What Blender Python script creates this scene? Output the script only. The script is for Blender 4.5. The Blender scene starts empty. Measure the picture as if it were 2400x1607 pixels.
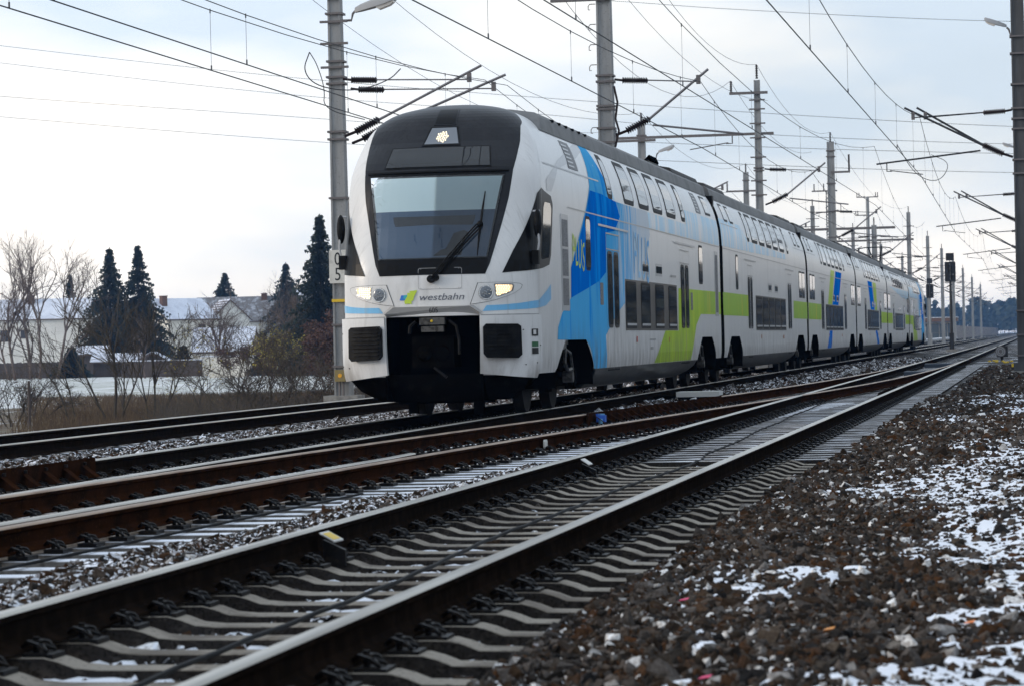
import bpy, bmesh, math, random
import numpy as np
from mathutils import Vector, Matrix
RN = random.Random(7)
NPR = np.random.RandomState(11)
scn = bpy.context.scene
COL = scn.collection

# ------------------------------------------------------------------ camera
# x: to the right of the line, y: along the tracks, z: up from the top of the rails
cam_d = bpy.data.cameras.new("camera")
cam = bpy.data.objects.new("camera", cam_d)
COL.objects.link(cam)
scn.camera = cam
cam_d.sensor_fit = 'HORIZONTAL'
cam_d.sensor_width = 36.0
cam_d.lens = 108.0
cam_d.clip_end = 12000
_d = Vector((1227 / 7200, 29.0 / 7200, -1.0))
_u = Vector((-.024, 1.0, 0))
_u.z = _u.x * _d.x + _u.y * _d.y
_d.normalize(); _u.normalize()
_r = _d.cross(_u)
_M = Matrix((_r, _d, _u))
cam.matrix_world = Matrix.Translation((0, 0, 1.035)) @ _M.to_4x4()
cam_d.dof.use_dof = True
cam_d.dof.focus_distance = 47.0
cam_d.dof.aperture_fstop = 7.1

# ------------------------------------------------------------------ sky, sun, exposure
SUN_AZ = math.radians(-108)     # measured from +y towards +x : the sun stands low on the left, a little behind the camera
SUN_EL = math.radians(17)
world = bpy.data.worlds.new("World")
scn.world = world
world.use_nodes = True
wn = world.node_tree
wn.nodes.clear()
def WN(t, **kw):
    n = wn.nodes.new(t)
    for k, v in kw.items(): setattr(n, k, v)
    return n
w_out = WN('ShaderNodeOutputWorld'); w_bg = WN('ShaderNodeBackground')
w_sky = WN('ShaderNodeTexSky', sky_type='NISHITA', sun_disc=False, sun_elevation=SUN_EL, sun_rotation=SUN_AZ,
           air_density=1.0, dust_density=2.5, ozone_density=1.0, altitude=200)
w_tc = WN('ShaderNodeTexCoord'); w_map = WN('ShaderNodeMapping'); w_map.inputs['Scale'].default_value = (1.0, 1.0, 3.4)
w_no = WN('ShaderNodeTexNoise'); w_no.inputs['Scale'].default_value = 2.6; w_no.inputs['Detail'].default_value = 5; w_no.inputs['Roughness'].default_value = .52
w_rp = WN('ShaderNodeValToRGB')
w_rp.color_ramp.elements[0].position = .33; w_rp.color_ramp.elements[0].color = (.70, .70, .70, 1)
w_rp.color_ramp.elements[1].position = .66; w_rp.color_ramp.elements[1].color = (.96, .96, .96, 1)
w_no2 = WN('ShaderNodeTexNoise'); w_no2.inputs['Scale'].default_value = 5.5; w_no2.inputs['Detail'].default_value = 4
w_rp2 = WN('ShaderNodeValToRGB')
w_rp2.color_ramp.elements[0].position = .30; w_rp2.color_ramp.elements[0].color = (9.4, 10.8, 12.4, 1)
w_rp2.color_ramp.elements[1].position = .58; w_rp2.color_ramp.elements[1].color = (16.0, 15.1, 13.9, 1)
w_mx = WN('ShaderNodeMixRGB')
wl = wn.links.new
wl(w_tc.outputs['Generated'], w_map.inputs[0]); wl(w_map.outputs[0], w_no.inputs[0]); wl(w_map.outputs[0], w_no2.inputs[0])
# the cloud sheet closes up towards the horizon, as a level sheet does, and thins out overhead
w_sep = WN('ShaderNodeSeparateXYZ'); wl(w_tc.outputs['Generated'], w_sep.inputs[0])
w_el = WN('ShaderNodeMapRange'); w_el.inputs[1].default_value = 0.0; w_el.inputs[2].default_value = .14; w_el.inputs[3].default_value = .16; w_el.inputs[4].default_value = -.30
wl(w_sep.outputs[2], w_el.inputs[0])
w_ad = WN('ShaderNodeMath', operation='ADD'); wl(w_no2.outputs[0], w_ad.inputs[0]); wl(w_el.outputs[0], w_ad.inputs[1])
wl(w_no.outputs[0], w_rp.inputs[0]); wl(w_ad.outputs[0], w_rp2.inputs[0])
wl(w_rp.outputs[0], w_mx.inputs[0]); wl(w_sky.outputs[0], w_mx.inputs[1]); wl(w_rp2.outputs[0], w_mx.inputs[2])
wl(w_mx.outputs[0], w_bg.inputs[0]); wl(w_bg.outputs[0], w_out.inputs[0])
w_bg.inputs[1].default_value = .1

sun_d = bpy.data.lights.new("sun", 'SUN'); sun_d.energy = 1.5; sun_d.angle = math.radians(14); sun_d.color = (1, .86, .70)
sun = bpy.data.objects.new("sun", sun_d); COL.objects.link(sun)
sdir = Vector((math.sin(SUN_AZ) * math.cos(SUN_EL), math.cos(SUN_AZ) * math.cos(SUN_EL), math.sin(SUN_EL)))
sun.rotation_euler = sdir.to_track_quat('Z', 'Y').to_euler()
scn.view_settings.view_transform = 'Standard'
scn.view_settings.look = 'None'
scn.view_settings.gamma = 1
scn.view_settings.use_curve_mapping = False
scn.view_settings.exposure = -0.12
scn.cycles.max_bounces = 6
scn.cycles.transparent_max_bounces = 12
scn.cycles.caustics_reflective = False
scn.cycles.caustics_refractive = False

# ------------------------------------------------------------------ materials
class NT:
    def __init__(s, m): s.t = m.node_tree; s.n = s.t.nodes; s.l = s.t.links.new
    def new(s, t, **kw):
        n = s.n.new(t)
        for k, v in kw.items(): setattr(n, k, v)
        return n
def c4(c): return (c[0], c[1], c[2], 1)
def noise_fac(N, scale, lo, hi, detail=4, vec=None, stretch=None):
    tc = N.new('ShaderNodeNewGeometry').outputs['Position'] if vec is None else vec
    if stretch is not None:
        mp = N.new('ShaderNodeMapping'); mp.inputs['Scale'].default_value = stretch; N.l(tc, mp.inputs[0]); tc = mp.outputs[0]
    n = N.new('ShaderNodeTexNoise'); n.inputs['Scale'].default_value = scale; n.inputs['Detail'].default_value = detail
    N.l(tc, n.inputs[0])
    r = N.new('ShaderNodeMapRange', interpolation_type='SMOOTHSTEP'); r.inputs[1].default_value = lo; r.inputs[2].default_value = hi
    N.l(n.outputs[0], r.inputs[0])
    return r.outputs[0]
def mixc(N, fac, a, b):
    m = N.new('ShaderNodeMixRGB')
    if hasattr(fac, 'links') or hasattr(fac, 'is_linked'): N.l(fac, m.inputs[0])
    else: m.inputs[0].default_value = fac
    for i, v in ((1, a), (2, b)):
        if isinstance(v, tuple): m.inputs[i].default_value = c4(v)
        else: N.l(v, m.inputs[i])
    return m.outputs[0]
def math_(N, op, a, b=None):
    m = N.new('ShaderNodeMath', operation=op)
    for i, v in ((0, a), (1, b)):
        if v is None: continue
        if isinstance(v, (int, float)): m.inputs[i].default_value = v
        else: N.l(v, m.inputs[i])
    return m.outputs[0]
MATS = {}
SNOW = (.80, .83, .90)
def mat(name, col, rough=.6, metal=0., var=None, bump=None, snow=None, coat=0., spec=.5, emit=None, obj=False):
    """var=(scale, colour2, lo, hi[, stretch]); bump=(scale, strength); snow=(patch_scale, lo, hi, normal_lo, normal_hi)"""
    m = bpy.data.materials.new(name); m.use_nodes = True
    N = NT(m); p = N.n['Principled BSDF']
    p.inputs['Roughness'].default_value = rough; p.inputs['Metallic'].default_value = metal
    p.inputs['Specular IOR Level'].default_value = spec
    p.inputs['Coat Weight'].default_value = coat; p.inputs['Coat Roughness'].default_value = .08
    out = None
    vec = N.new('ShaderNodeTexCoord').outputs['Object'] if obj else None
    if var:
        for v in (var if isinstance(var, list) else [var]):
            f = noise_fac(N, v[0], v[2], v[3], vec=vec, stretch=v[4] if len(v) > 4 else None)
            out = mixc(N, f, out if out is not None else tuple(col), tuple(v[1]))
    if snow:
        g = N.new('ShaderNodeNewGeometry')
        sx = N.new('ShaderNodeSeparateXYZ'); N.l(g.outputs['Normal'], sx.inputs[0])
        r = N.new('ShaderNodeMapRange', interpolation_type='SMOOTHSTEP'); r.inputs[1].default_value = snow[3]; r.inputs[2].default_value = snow[4]
        N.l(sx.outputs[2], r.inputs[0])
        f = noise_fac(N, snow[0], snow[1], snow[2], detail=6)
        f = math_(N, 'MULTIPLY', r.outputs[0], f)
        out = mixc(N, f, out if out is not None else tuple(col), SNOW)
    if out is not None: N.l(out, p.inputs['Base Color'])
    else: p.inputs['Base Color'].default_value = c4(col)
    if bump:
        n = N.new('ShaderNodeTexNoise'); n.inputs['Scale'].default_value = bump[0]; n.inputs['Detail'].default_value = 5
        N.l(N.new('ShaderNodeNewGeometry').outputs['Position'], n.inputs[0])
        b = N.new('ShaderNodeBump'); b.inputs['Strength'].default_value = bump[1]; b.inputs['Distance'].default_value = .02
        N.l(n.outputs[0], b.inputs['Height']); N.l(b.outputs[0], p.inputs['Normal'])
    if emit:
        p.inputs['Emission Color'].default_value = c4(emit[0]); p.inputs['Emission Strength'].default_value = emit[1]
    MATS[name] = m
    return m

# ------------------------------------------------------------------ mesh helpers
class MB:
    def __init__(s): s.v = []; s.f = []; s.m = []
    def vert(s, *p):
        s.v.append(tuple(p)); return len(s.v) - 1
    def face(s, idx, m=0): s.f.append(tuple(idx)); s.m.append(m)
    def poly(s, pts, m=0):
        i = len(s.v); s.v.extend(tuple(p) for p in pts); s.face(range(i, i + len(pts)), m)
    def box(s, x0, x1, y0, y1, z0, z1, m=0):
        i = len(s.v)
        s.v += [(x0, y0, z0), (x1, y0, z0), (x1, y1, z0), (x0, y1, z0), (x0, y0, z1), (x1, y0, z1), (x1, y1, z1), (x0, y1, z1)]
        for f in ((0, 3, 2, 1), (4, 5, 6, 7), (0, 1, 5, 4), (1, 2, 6, 5), (2, 3, 7, 6), (3, 0, 4, 7)): s.face([i + k for k in f], m)
        return s
    def cyl(s, p0, p1, r0, r1=None, n=8, m=0, caps=True):
        r1 = r0 if r1 is None else r1
        p0 = Vector(p0); p1 = Vector(p1); d = p1 - p0
        if d.length < 1e-6: return s
        d.normalize()
        a = d.orthogonal().normalized(); b = d.cross(a)
        i = len(s.v)
        for p, r in ((p0, r0), (p1, r1)):
            for k in range(n):
                t = 2 * math.pi * k / n; q = p + (a * math.cos(t) + b * math.sin(t)) * r
                s.v.append(q[:])
        for k in range(n):
            s.face((i + k, i + (k + 1) % n, i + n + (k + 1) % n, i + n + k), m)
        if caps:
            s.face([i + n - 1 - k for k in range(n)], m); s.face([i + n + k for k in range(n)], m)
        return s
    def tube(s, pts, r, n=6, m=0, caps=True):
        pts = [Vector(p) for p in pts]; L = len(pts)
        rs = r if isinstance(r, (list, tuple)) else [r] * L
        i0 = len(s.v); a = None
        for j, p in enumerate(pts):
            d = (pts[min(j + 1, L - 1)] - pts[max(j - 1, 0)])
            if d.length < 1e-9: d = Vector((0, 0, 1))
            d.normalize()
            if a is None: a = d.orthogonal().normalized()
            else:
                a = a - d * a.dot(d)
                a = a.normalized() if a.length > 1e-6 else d.orthogonal().normalized()
            b = d.cross(a)
            for k in range(n):
                t = 2 * math.pi * k / n; s.v.append((p + (a * math.cos(t) + b * math.sin(t)) * rs[j])[:])
        for j in range(L - 1):
            for k in range(n):
                q = i0 + j * n
                s.face((q + k, q + (k + 1) % n, q + n + (k + 1) % n, q + n + k), m)
        if caps and n > 2:
            s.face([i0 + n - 1 - k for k in range(n)], m); q = i0 + (L - 1) * n; s.face([q + k for k in range(n)], m)
        return s
    def prism(s, poly, fn, d0, d1, m=0, caps=True):
        """extrude a 2-D polygon: fn(a, b, d) -> point"""
        i = len(s.v); n = len(poly)
        s.v += [tuple(fn(a, b, d0)) for a, b in poly] + [tuple(fn(a, b, d1)) for a, b in poly]
        for k in range(n): s.face((i + k, i + (k + 1) % n, i + n + (k + 1) % n, i + n + k), m)
        if caps:
            s.face([i + n - 1 - k for k in range(n)], m); s.face([i + n + k for k in range(n)], m)
        return s
    def sphere(s, c, r, n=8, rings=5, m=0, sc=(1, 1, 1)):
        i0 = len(s.v)
        for j in range(rings + 1):
            ph = math.pi * j / rings
            for k in range(n):
                t = 2 * math.pi * k / n
                s.v.append((c[0] + r * sc[0] * math.sin(ph) * math.cos(t), c[1] + r * sc[1] * math.sin(ph) * math.sin(t), c[2] + r * sc[2] * math.cos(ph)))
        for j in range(rings):
            for k in range(n):
                a = i0 + j * n
                s.face((a + k, a + n + k, a + n + (k + 1) % n, a + (k + 1) % n), m)
        return s
    def mesh(s, name, mats, smooth=False, fix=True):
        me = bpy.data.meshes.new(name)
        me.from_pydata(s.v, [], s.f)
        for q in (mats if isinstance(mats, (list, tuple)) else [mats]): me.materials.append(q)
        if any(s.m): me.polygons.foreach_set('material_index', s.m)
        if fix:
            bm = bmesh.new(); bm.from_mesh(me)
            bmesh.ops.recalc_face_normals(bm, faces=bm.faces); bm.to_mesh(me); bm.free()
        if smooth:
            me.polygons.foreach_set('use_smooth', [True] * len(me.polygons))
            if smooth is not True: me.set_sharp_from_angle(angle=math.radians(smooth))
        me.update()
        return me
    def build(s, name, mats, parent=None, smooth=False, loc=None, fix=True):
        return obj(name, s.mesh(name, mats, smooth, fix), parent, loc)
def obj(name, me, parent=None, loc=None, rot=None, scale=None):
    o = bpy.data.objects.new(name, me); COL.objects.link(o)
    if parent is not None: o.parent = parent
    if loc is not None: o.location = loc
    if rot is not None: o.rotation_euler = rot
    if scale is not None: o.scale = scale
    return o
def tag(o, label, cat=None, group=None, kind=None):
    o['label'] = label
    if cat: o['category'] = cat
    if group: o['group'] = group
    if kind: o['kind'] = kind
    return o
def thing(name, label, cat, loc=(0, 0, 0), group=None, rotz=0):
    o = bpy.data.objects.new(name, None); COL.objects.link(o); o.location = loc; o.rotation_euler = (0, 0, rotz)
    o.empty_display_size = .3
    return tag(o, label, cat, group)
def struct(o, label=None):
    o['kind'] = 'structure'
    if label: o['label'] = label
    return o
def copy_tree(o, parent=None):
    c = o.copy(); COL.objects.link(c); c.parent = parent
    for ch in list(o.children): copy_tree(ch, c)
    return c
def pch(xs, ys):
    xs = np.array(xs, float); ys = np.array(ys, float); h = np.diff(xs); d = np.diff(ys) / h
    m = np.zeros(len(xs)); m[0] = d[0]; m[-1] = d[-1]
    for i in range(1, len(xs) - 1):
        if d[i - 1] * d[i] > 0: m[i] = 2 * d[i - 1] * d[i] / (d[i - 1] + d[i])
    xl = xs.tolist(); yl = ys.tolist(); hl = h.tolist(); ml = m.tolist()
    def f(x):
        x = min(max(x, xl[0]), xl[-1]); i = 0
        while i < len(xl) - 2 and x > xl[i + 1]: i += 1
        t = (x - xl[i]) / hl[i]
        return (2*t**3-3*t*t+1)*yl[i]+(t**3-2*t*t+t)*hl[i]*ml[i]+(-2*t**3+3*t*t)*yl[i+1]+(t**3-t*t)*hl[i]*ml[i+1]
    return f
def text_mesh(s, size=1.0, shear=0., sx=1.0, align='CENTER'):
    cu = bpy.data.curves.new('txt', 'FONT'); cu.body = s; cu.size = size; cu.shear = shear; cu.align_x = align; cu.resolution_u = 3
    o = bpy.data.objects.new('txt', cu); COL.objects.link(o)
    dg = bpy.context.evaluated_depsgraph_get(); dg.update()
    me = bpy.data.meshes.new_from_object(o.evaluated_get(dg))
    COL.objects.unlink(o); bpy.data.objects.remove(o)
    vs = [(v.co.x * sx, v.co.y) for v in me.vertices]; fs = [tuple(p.vertices) for p in me.polygons]
    bpy.data.meshes.remove(me)
    return vs, fs

# ================================================================== SETTING: ground, ballast, tracks
M_field = mat('field_snow', (.50, .51, .48), .9, var=[(.25, (.70, .71, .72), .40, .62, (1, .6, 1)), (.9, (.27, .28, .19), .55, .72, (.8, .4, 1))], bump=(6, .5))
M_grassground = mat('grass_soil', (.085, .058, .035), .95, var=[(.7, (.13, .092, .052), .4, .65), (1.6, (.11, .13, .06), .55, .75)], bump=(9, .6), snow=(.9, .60, .70, .6, .9))
M_bed = mat('ballast_bed', (.010, .008, .0065), .95, var=(30, (.024, .018, .014), .45, .62), bump=(42, 1.0), snow=(1.1, .60, .68, .4, .8))
M_far_bed = mat('ballast_far', (.036, .029, .024), .95, var=[(14, (.016, .013, .011), .42, .60), (50, (.08, .072, .066), .62, .74)], bump=(40, 1.0), snow=(.7, .58, .66, .4, .8))
M_rail_side = mat('rail_side', (.010, .0075, .006), .8, 0., var=(9, (.018, .012, .009), .4, .7), bump=(60, .25), spec=.0)
M_rail_rust = mat('rail_rust', (.032, .0125, .006), .85, 0., var=[(5, (.016, .008, .005), .4, .65), (40, (.055, .024, .010), .58, .7)], bump=(80, .3), spec=.0)
M_rail_top = mat('rail_top', (.46, .425, .37), .30, 1., var=(2, (.27, .24, .20), .35, .7, (6, .2, 1)))
M_rail_top2 = mat('rail_top_worn', (.38, .27, .19), .42, .9, var=(3, (.22, .13, .08), .4, .65, (8, .3, 1)))
M_conc = mat('sleeper_concrete', (.30, .265, .22), .92, var=[(3, (.15, .125, .10), .42, .66), (45, (.075, .062, .052), .58, .70)], bump=(70, .4), snow=(5, .70, .80, .8, .97))
M_conc_snow = mat('sleeper_snowy', (.17, .155, .14), .88, var=(30, (.11, .10, .09), .42, .66), bump=(50, .3), snow=(3.2, .30, .42, .55, .85))
M_conc_frost = mat('sleeper_frosted', (.26, .25, .24), .9, var=[(7, (.40, .40, .42), .38, .60), (45, (.17, .16, .15), .60, .75)], bump=(50, .3), snow=(2.2, .52, .72, .6, .9))
M_clip = mat('clip_steel', (.006, .0055, .006), .45, .1, var=(30, (.022, .016, .012), .5, .7), spec=.2)
M_conc_side = mat('sleeper_grime_shade', (.030, .026, .024), .95, var=[(22, (.055, .048, .042), .45, .7), (60, (.016, .014, .013), .5, .65)], bump=(60, .5), spec=.05)  # sides darker than the tops: grime, with shade of the gaps painted in
M_conc_end = mat('sleeper_end', (.20, .185, .17), .9, var=(20, (.10, .09, .08), .45, .7))
M_snow = mat('snow', SNOW, .85, bump=(25, .3))

def stone_material(name, snow):
    m = mat(name, (.1, .1, .1), .9, spec=.12)
    N = NT(m); p = N.n['Principled BSDF']
    oi = N.new('ShaderNodeObjectInfo')
    r = N.new('ShaderNodeValToRGB'); cr = r.color_ramp
    for pos, c in ((0, (.010, .010, .011)), (.22, (.030, .026, .023)), (.40, (.044, .026, .014)), (.52, (.014, .011, .009)), (.66, (.050, .042, .035)), (.80, (.070, .029, .009)), (.92, (.076, .062, .049)), (1, (.12, .105, .095))):
        e = cr.elements.new(pos) if pos not in (0, 1) else cr.elements[0 if pos == 0 else 1]
        e.color = c4(c)
    N.l(oi.outputs['Random'], r.inputs[0])
    f = noise_fac(N, 60, .35, .65)
    dk = N.new('ShaderNodeMixRGB', blend_type='MULTIPLY'); N.l(f, dk.inputs[0]); N.l(r.outputs[0], dk.inputs[1]); dk.inputs[2].default_value = (.55, .52, .5, 1)
    g = N.new('ShaderNodeNewGeometry'); sx = N.new('ShaderNodeSeparateXYZ'); N.l(g.outputs['Normal'], sx.inputs[0])
    mr = N.new('ShaderNodeMapRange', interpolation_type='SMOOTHSTEP'); mr.inputs[1].default_value = .45; mr.inputs[2].default_value = .8; N.l(sx.outputs[2], mr.inputs[0])
    pa = noise_fac(N, snow[0], snow[1], snow[2], detail=3)
    pb = noise_fac(N, 24, snow[3], snow[4], detail=3)
    s = math_(N, 'MULTIPLY', math_(N, 'MULTIPLY', mr.outputs[0], pb), pa)
    N.l(mixc(N, s, dk.outputs[0], SNOW), p.inputs['Base Color'])
    return m
M_stone = stone_material('ballast_stone', (.75, .5, .66, .60, .70))
M_stone_sn = stone_material('ballast_stone_snowy', (1.0, .2, .45, .47, .58))

# one sheet that reaches the horizon, a little lower than the line
def sheet(name, xs, ys, zf, m, smooth=True):
    b = MB(); nx, ny = len(xs), len(ys)
    for y in ys:
        for x in xs: b.v.append((x, y, zf(x, y)))
    for j in range(ny - 1):
        for i in range(nx - 1):
            a = j * nx + i; b.face((a, a + 1, a + nx + 1, a + nx))
    return b.build(name, m, smooth=smooth, fix=False)
FZ = -1.7
g = sheet('ground', [-2600, -600, -300, -150, -60, -30, 0, 60, 300, 1500], [-100, 0, 40, 95, 200, 400, 800, 2000, 5200], lambda x, y: FZ, M_field)
struct(g, 'snow dusted green field stretching to the horizon beyond the tracks')
# embankment and verge of dead grass beside the line
b = MB()
vy = [-20, 8, 30, 60, 90, 120, 150, 170, 190, 215, 240, 270, 320, 600, 1700]
farx = pch([-20, 150, 170, 190, 215, 250, 300, 1700], [-52, -52, -50, -47, -40, -30, -23, -22.5])
for j, y in enumerate(vy):
    for x, z in ((-16.3, -.42), (-18.5, -1.10), (-21.5, -1.66), (farx(y), -1.685)): b.v.append((x, y, z))
for j in range(len(vy) - 1):
    for i in range(3):
        a = j * 4 + i; b.face((a, a + 1, a + 5, a + 4))
o = b.build('verge', M_grassground, fix=True); struct(o, 'strip of brown dead grass between track and field')

XA, XB, XC_ = -3.39, -8.36, -12.66
xd_f = pch([-4, 8, 18, 27.4, 35, 42, 48, 58, 70, 85, 100, 125, 140], [-7.90, -7.34, -6.93, -6.57, -6.20, -5.75, -5.33, -4.70, -4.12, -3.72, -3.50, XA + .005, XA])
def bed_z(x, y):
    # ballast profile across the line
    if x < -15.1: return max(-.25 - (-15.1 - x) * .12, -.5)
    if x > 9: return max(-.25 - (x - 9) * .2, -1.75)
    if abs(x - XA) < 1.32 and y < 58: return -.365
    if 0 <= x - XA - 1.32 < .3 and y < 44: return -.30
    return -.245 + .02 * math.sin(x * 2.3 + y * .31) * math.sin(y * .17 + x)
NEAR_END = 60
xs = [-17.2, -16.4, -15.7, -15.1] + [-15 + .5 * k for k in range(1, 21)] + [XA - 1.45, XA - 1.30, XA - .6, XA, XA + .6, XA + 1.30, XA + 1.40, -1.7, -1.2, -.5, 0, .5, 1, 2, 3.5, 5, 9, 17]
ys = [2] + [4 + 2 * k for k in range(0, 29)]
ys1 = [y for y in ys if y <= NEAR_END]
o = sheet('ballast_bed', xs, ys1, bed_z, M_bed); struct(o, 'grey brown track ballast dusted with snow')
ys2 = [NEAR_END, 75, 100, 150, 250, 400, 700, 1200, 1700]
o = sheet('distant_ballast_bed', [-16.6, -15.1, -13.5, -12, -10.5, -9, -7.5, -6, -4.5, -3, -1.5, 0, 2, 5, 9, 17], ys2, bed_z, M_far_bed); struct(o, 'ballast bed running away towards the station')

# ---- rails
RP = [(-.072, -.172), (.072, -.172), (.072, -.162), (.022, -.138), (.0095, -.118), (.0095, -.052), (.033, -.040), (.036, -.014),
      (.031, -.004), (.020, 0.), (-.020, 0.), (-.031, -.004), (-.036, -.014), (-.033, -.040), (-.0095, -.052), (-.0095, -.118), (-.022, -.138), (-.072, -.162)]
RTOP = {7, 8, 9, 10, 11}
def rail(xf, ys, name, mats, parent, dz=0.):
    b = MB(); n = len(RP)
    for j, y in enumerate(ys):
        x = xf(y); s = (xf(ys[min(j + 1, len(ys) - 1)]) - xf(ys[max(j - 1, 0)])) / (ys[min(j + 1, len(ys) - 1)] - ys[max(j - 1, 0)])
        c = 1 / math.hypot(1, s)
        for px, pz in RP: b.v.append((x + px * c, y - px * s * c, pz + dz))
    for j in range(len(ys) - 1):
        for k in range(n):
            a = j * n
            b.face((a + k, a + (k + 1) % n, a + n + (k + 1) % n, a + n + k), 1 if k in RTOP else 0)
    b.face([n - 1 - k for k in range(n)]); a = (len(ys) - 1) * n; b.face([a + k for k in range(n)])
    return b.build(name, mats, parent, fix=True)

# ---- sleepers
def sleeper_mesh(name, m, half=1.3, flat=False, w=.29, side=None):
    if flat: pr = [(-half, -.205), (half, -.205)]
    else:
        h = [(.0, -.240), (.36, -.238), (.46, -.229), (.53, -.203), (.59, -.188), (.88, -.188), (.97, -.190), (1.03, -.206), (1.09, -.230), (1.3, -.235)]
        pr = [(-x, z) for x, z in reversed(h[1:])] + h
    b = MB()
    for x, z in pr:
        for yy, zz in ((-w * .43, -.44), (-w * .335, z - .004), (-w * .32, z), (w * .32, z), (w * .335, z - .004), (w * .43, -.44)): b.v.append((x, yy, zz))
    n = 6
    for j in range(len(pr) - 1):
        for k in range(n - 1):
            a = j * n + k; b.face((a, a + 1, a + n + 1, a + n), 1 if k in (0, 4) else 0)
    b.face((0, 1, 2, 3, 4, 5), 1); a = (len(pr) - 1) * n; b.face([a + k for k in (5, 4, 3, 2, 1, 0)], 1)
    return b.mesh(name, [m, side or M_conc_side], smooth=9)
def clip_builder(b, x, y, side, m=0):
    """spring clip with screw beside a rail foot; side=+1 outside to the right"""
    s = side
    for d in (-1, 1):
        b.tube([(x + s * .055, y + d * .020, -.150), (x + s * .085, y + d * .050, -.128), (x + s * .135, y + d * .072, -.140), (x + s * .165, y + d * .055, -.168),
                (x + s * .140, y + d * .022, -.150), (x + s * .100, y + d * .012, -.135)], .0095, 5, m)
    b.cyl((x + s * .105, y, -.19), (x + s * .105, y, -.112), .015, n=6, m=m)
    b.cyl((x + s * .105, y, -.136), (x + s * .105, y, -.126), .030, n=8, m=m)
    b.box(x + s * .072 if s > 0 else x - .20, x + .20 if s > 0 else x - .072, y - .085, y + .085, -.200, -.176, m)
clip_me = []
for s in (1, -1):
    b = MB(); clip_builder(b, 0, 0, s); clip_me.append(b.mesh('rail_clip', M_clip))

def make_track(label, xf, y_sl, step, y_rail, mats, sl_me, n_clip, xclip_sides, group, sl_fn=None, ends=None, heading=False, y_min_clip=0):
    t = thing('railway_track', label, 'railway track', (0, 0, 0), group)
    rys = y_rail
    rl = rail(lambda y: xf(y) - .7535, rys, 'rail', mats, t); rr = rail(lambda y: xf(y) + .7535, rys, 'rail', mats, t)
    far = MB(); k = 0; y = y_sl[0]
    while y < y_sl[1]:
        me = sl_me if sl_fn is None else sl_fn(y)
        dx = 0.
        if isinstance(me, tuple): me, dx = me
        sl = (xf(y + .5) - xf(y - .5))
        s = obj('sleeper', me, t, (xf(y) + dx, y, RN.uniform(-.004, .004)), (0, 0, -math.atan(sl) + RN.uniform(-.006, .006)))
        for rx in (-.7535, .7535):
            for si in (1, -1):
                if (rx, si) not in xclip_sides and (rx > 0, si) not in xclip_sides: continue
                if k < n_clip: obj('rail_clip', clip_me[0 if si > 0 else 1], s, (rx - dx, 0, 0))
                elif y < 110: clip_builder(far, xf(y) + rx, y, si)
        k += 1; y += step
    if far.v:
        o = far.build('rail_clips', M_clip, t, fix=False); o['kind'] = 'stuff'; o['label'] = 'row of dark spring clips holding the rails'
    return t
ALLC = {(True, 1), (True, -1), (False, 1), (False, -1)}
GRP = 'parallel tracks of the line'
rail_ys = [1, 5] + [8 + 4 * k for k in range(0, 40)] + [190, 240, 320, 450, 700, 1100, 1650]
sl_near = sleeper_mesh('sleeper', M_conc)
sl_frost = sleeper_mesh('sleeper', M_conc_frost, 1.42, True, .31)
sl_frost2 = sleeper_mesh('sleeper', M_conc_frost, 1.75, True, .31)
def sl_A(y):
    if y < 31.2: return sl_near
    if y < 44: return sl_frost
    return sl_frost2, -.32
trA = make_track('nearest track with bare grey concrete sleepers and a thin cable between its rails', lambda y: XA, (7.2, 118), .6, rail_ys, [M_rail_side, M_rail_top],
                 None, 42, ALLC, GRP, sl_fn=sl_A)
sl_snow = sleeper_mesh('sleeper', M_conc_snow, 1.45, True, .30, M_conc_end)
d_ys = [3] + [6 + 3 * k for k in range(0, 20)] + [66, 72, 78, 84, 90, 97, 105, 115, 125]
trD = make_track('rusty brown crossover track with snowy sleepers cutting from the train track to the nearest one', lambda y: xd_f(y), (14.2, 57), .6, d_ys, [M_rail_rust, M_rail_top2],
                 sl_snow, 30, {(True, 1), (False, 1)}, GRP)
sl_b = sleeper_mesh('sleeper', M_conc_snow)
trB = make_track('dark railed track that the double deck train runs on', lambda y: XB, (24, 62), .6, rail_ys, [M_rail_side, M_rail_top], sl_b, 22, {(False, 1)}, GRP)
trC = make_track('farthest track, behind the train on the field side', lambda y: XC_, (34, 60), .6, rail_ys, [M_rail_side, M_rail_top], sl_b, 0, set(), GRP)

# check rails and crossing parts, lying beside their rails: parts of the crossover
o = rail(lambda y: xd_f(y) + .7535 - .085 - (.05 if y > 28.3 else 0), [13, 16, 19, 22, 25, 27.6, 28.75], 'check_rail', [M_rail_rust, M_rail_top], trD, .015)
# check rail with slanted spacer plates inside the field side rail of the train track
b = MB()
xk = XB - .7535
b.box(xk + .075, xk + .095, 20, 28.7, -.165, .03, 0)
for k in range(14):
    y = 20.5 + k * .585
    b.poly([(xk + .02, y + .20, .012), (xk + .02, y + .34, .012), (xk + .34, y + .10, -.17), (xk + .34, y - .04, -.17)], 0)
    b.box(xk + .30, xk + .36, y - .03, y + .03, -.18, -.14, 1)
    b.cyl((xk + .12, y + .18, -.03), (xk + .12, y + .18, .0), .018, n=6, m=1)
b.build('check_rail', [M_rail_rust, M_clip], trD)
b = MB()
for k in range(20):
    y = 43.6 + k * .55; x = xd_f(y) - .7535
    b.poly([(x + .05, y + .2, .0), (x + .05, y + .33, .0), (x + .33, y + .1, -.17), (x + .33, y - .03, -.17)], 0)
    b.box(x + .30, x + .36, y - .03, y + .03, -.18, -.14, 1)
x0 = xd_f(43.6) - .68; x1 = xd_f(55) - .68
b.prism([(0, -.165), (.02, -.165), (.02, .012), (0, .012)], lambda a, c, d: (xd_f(d) - .7535 + .06 + a, d, c), 43.4, 54.8, 0)
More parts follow.
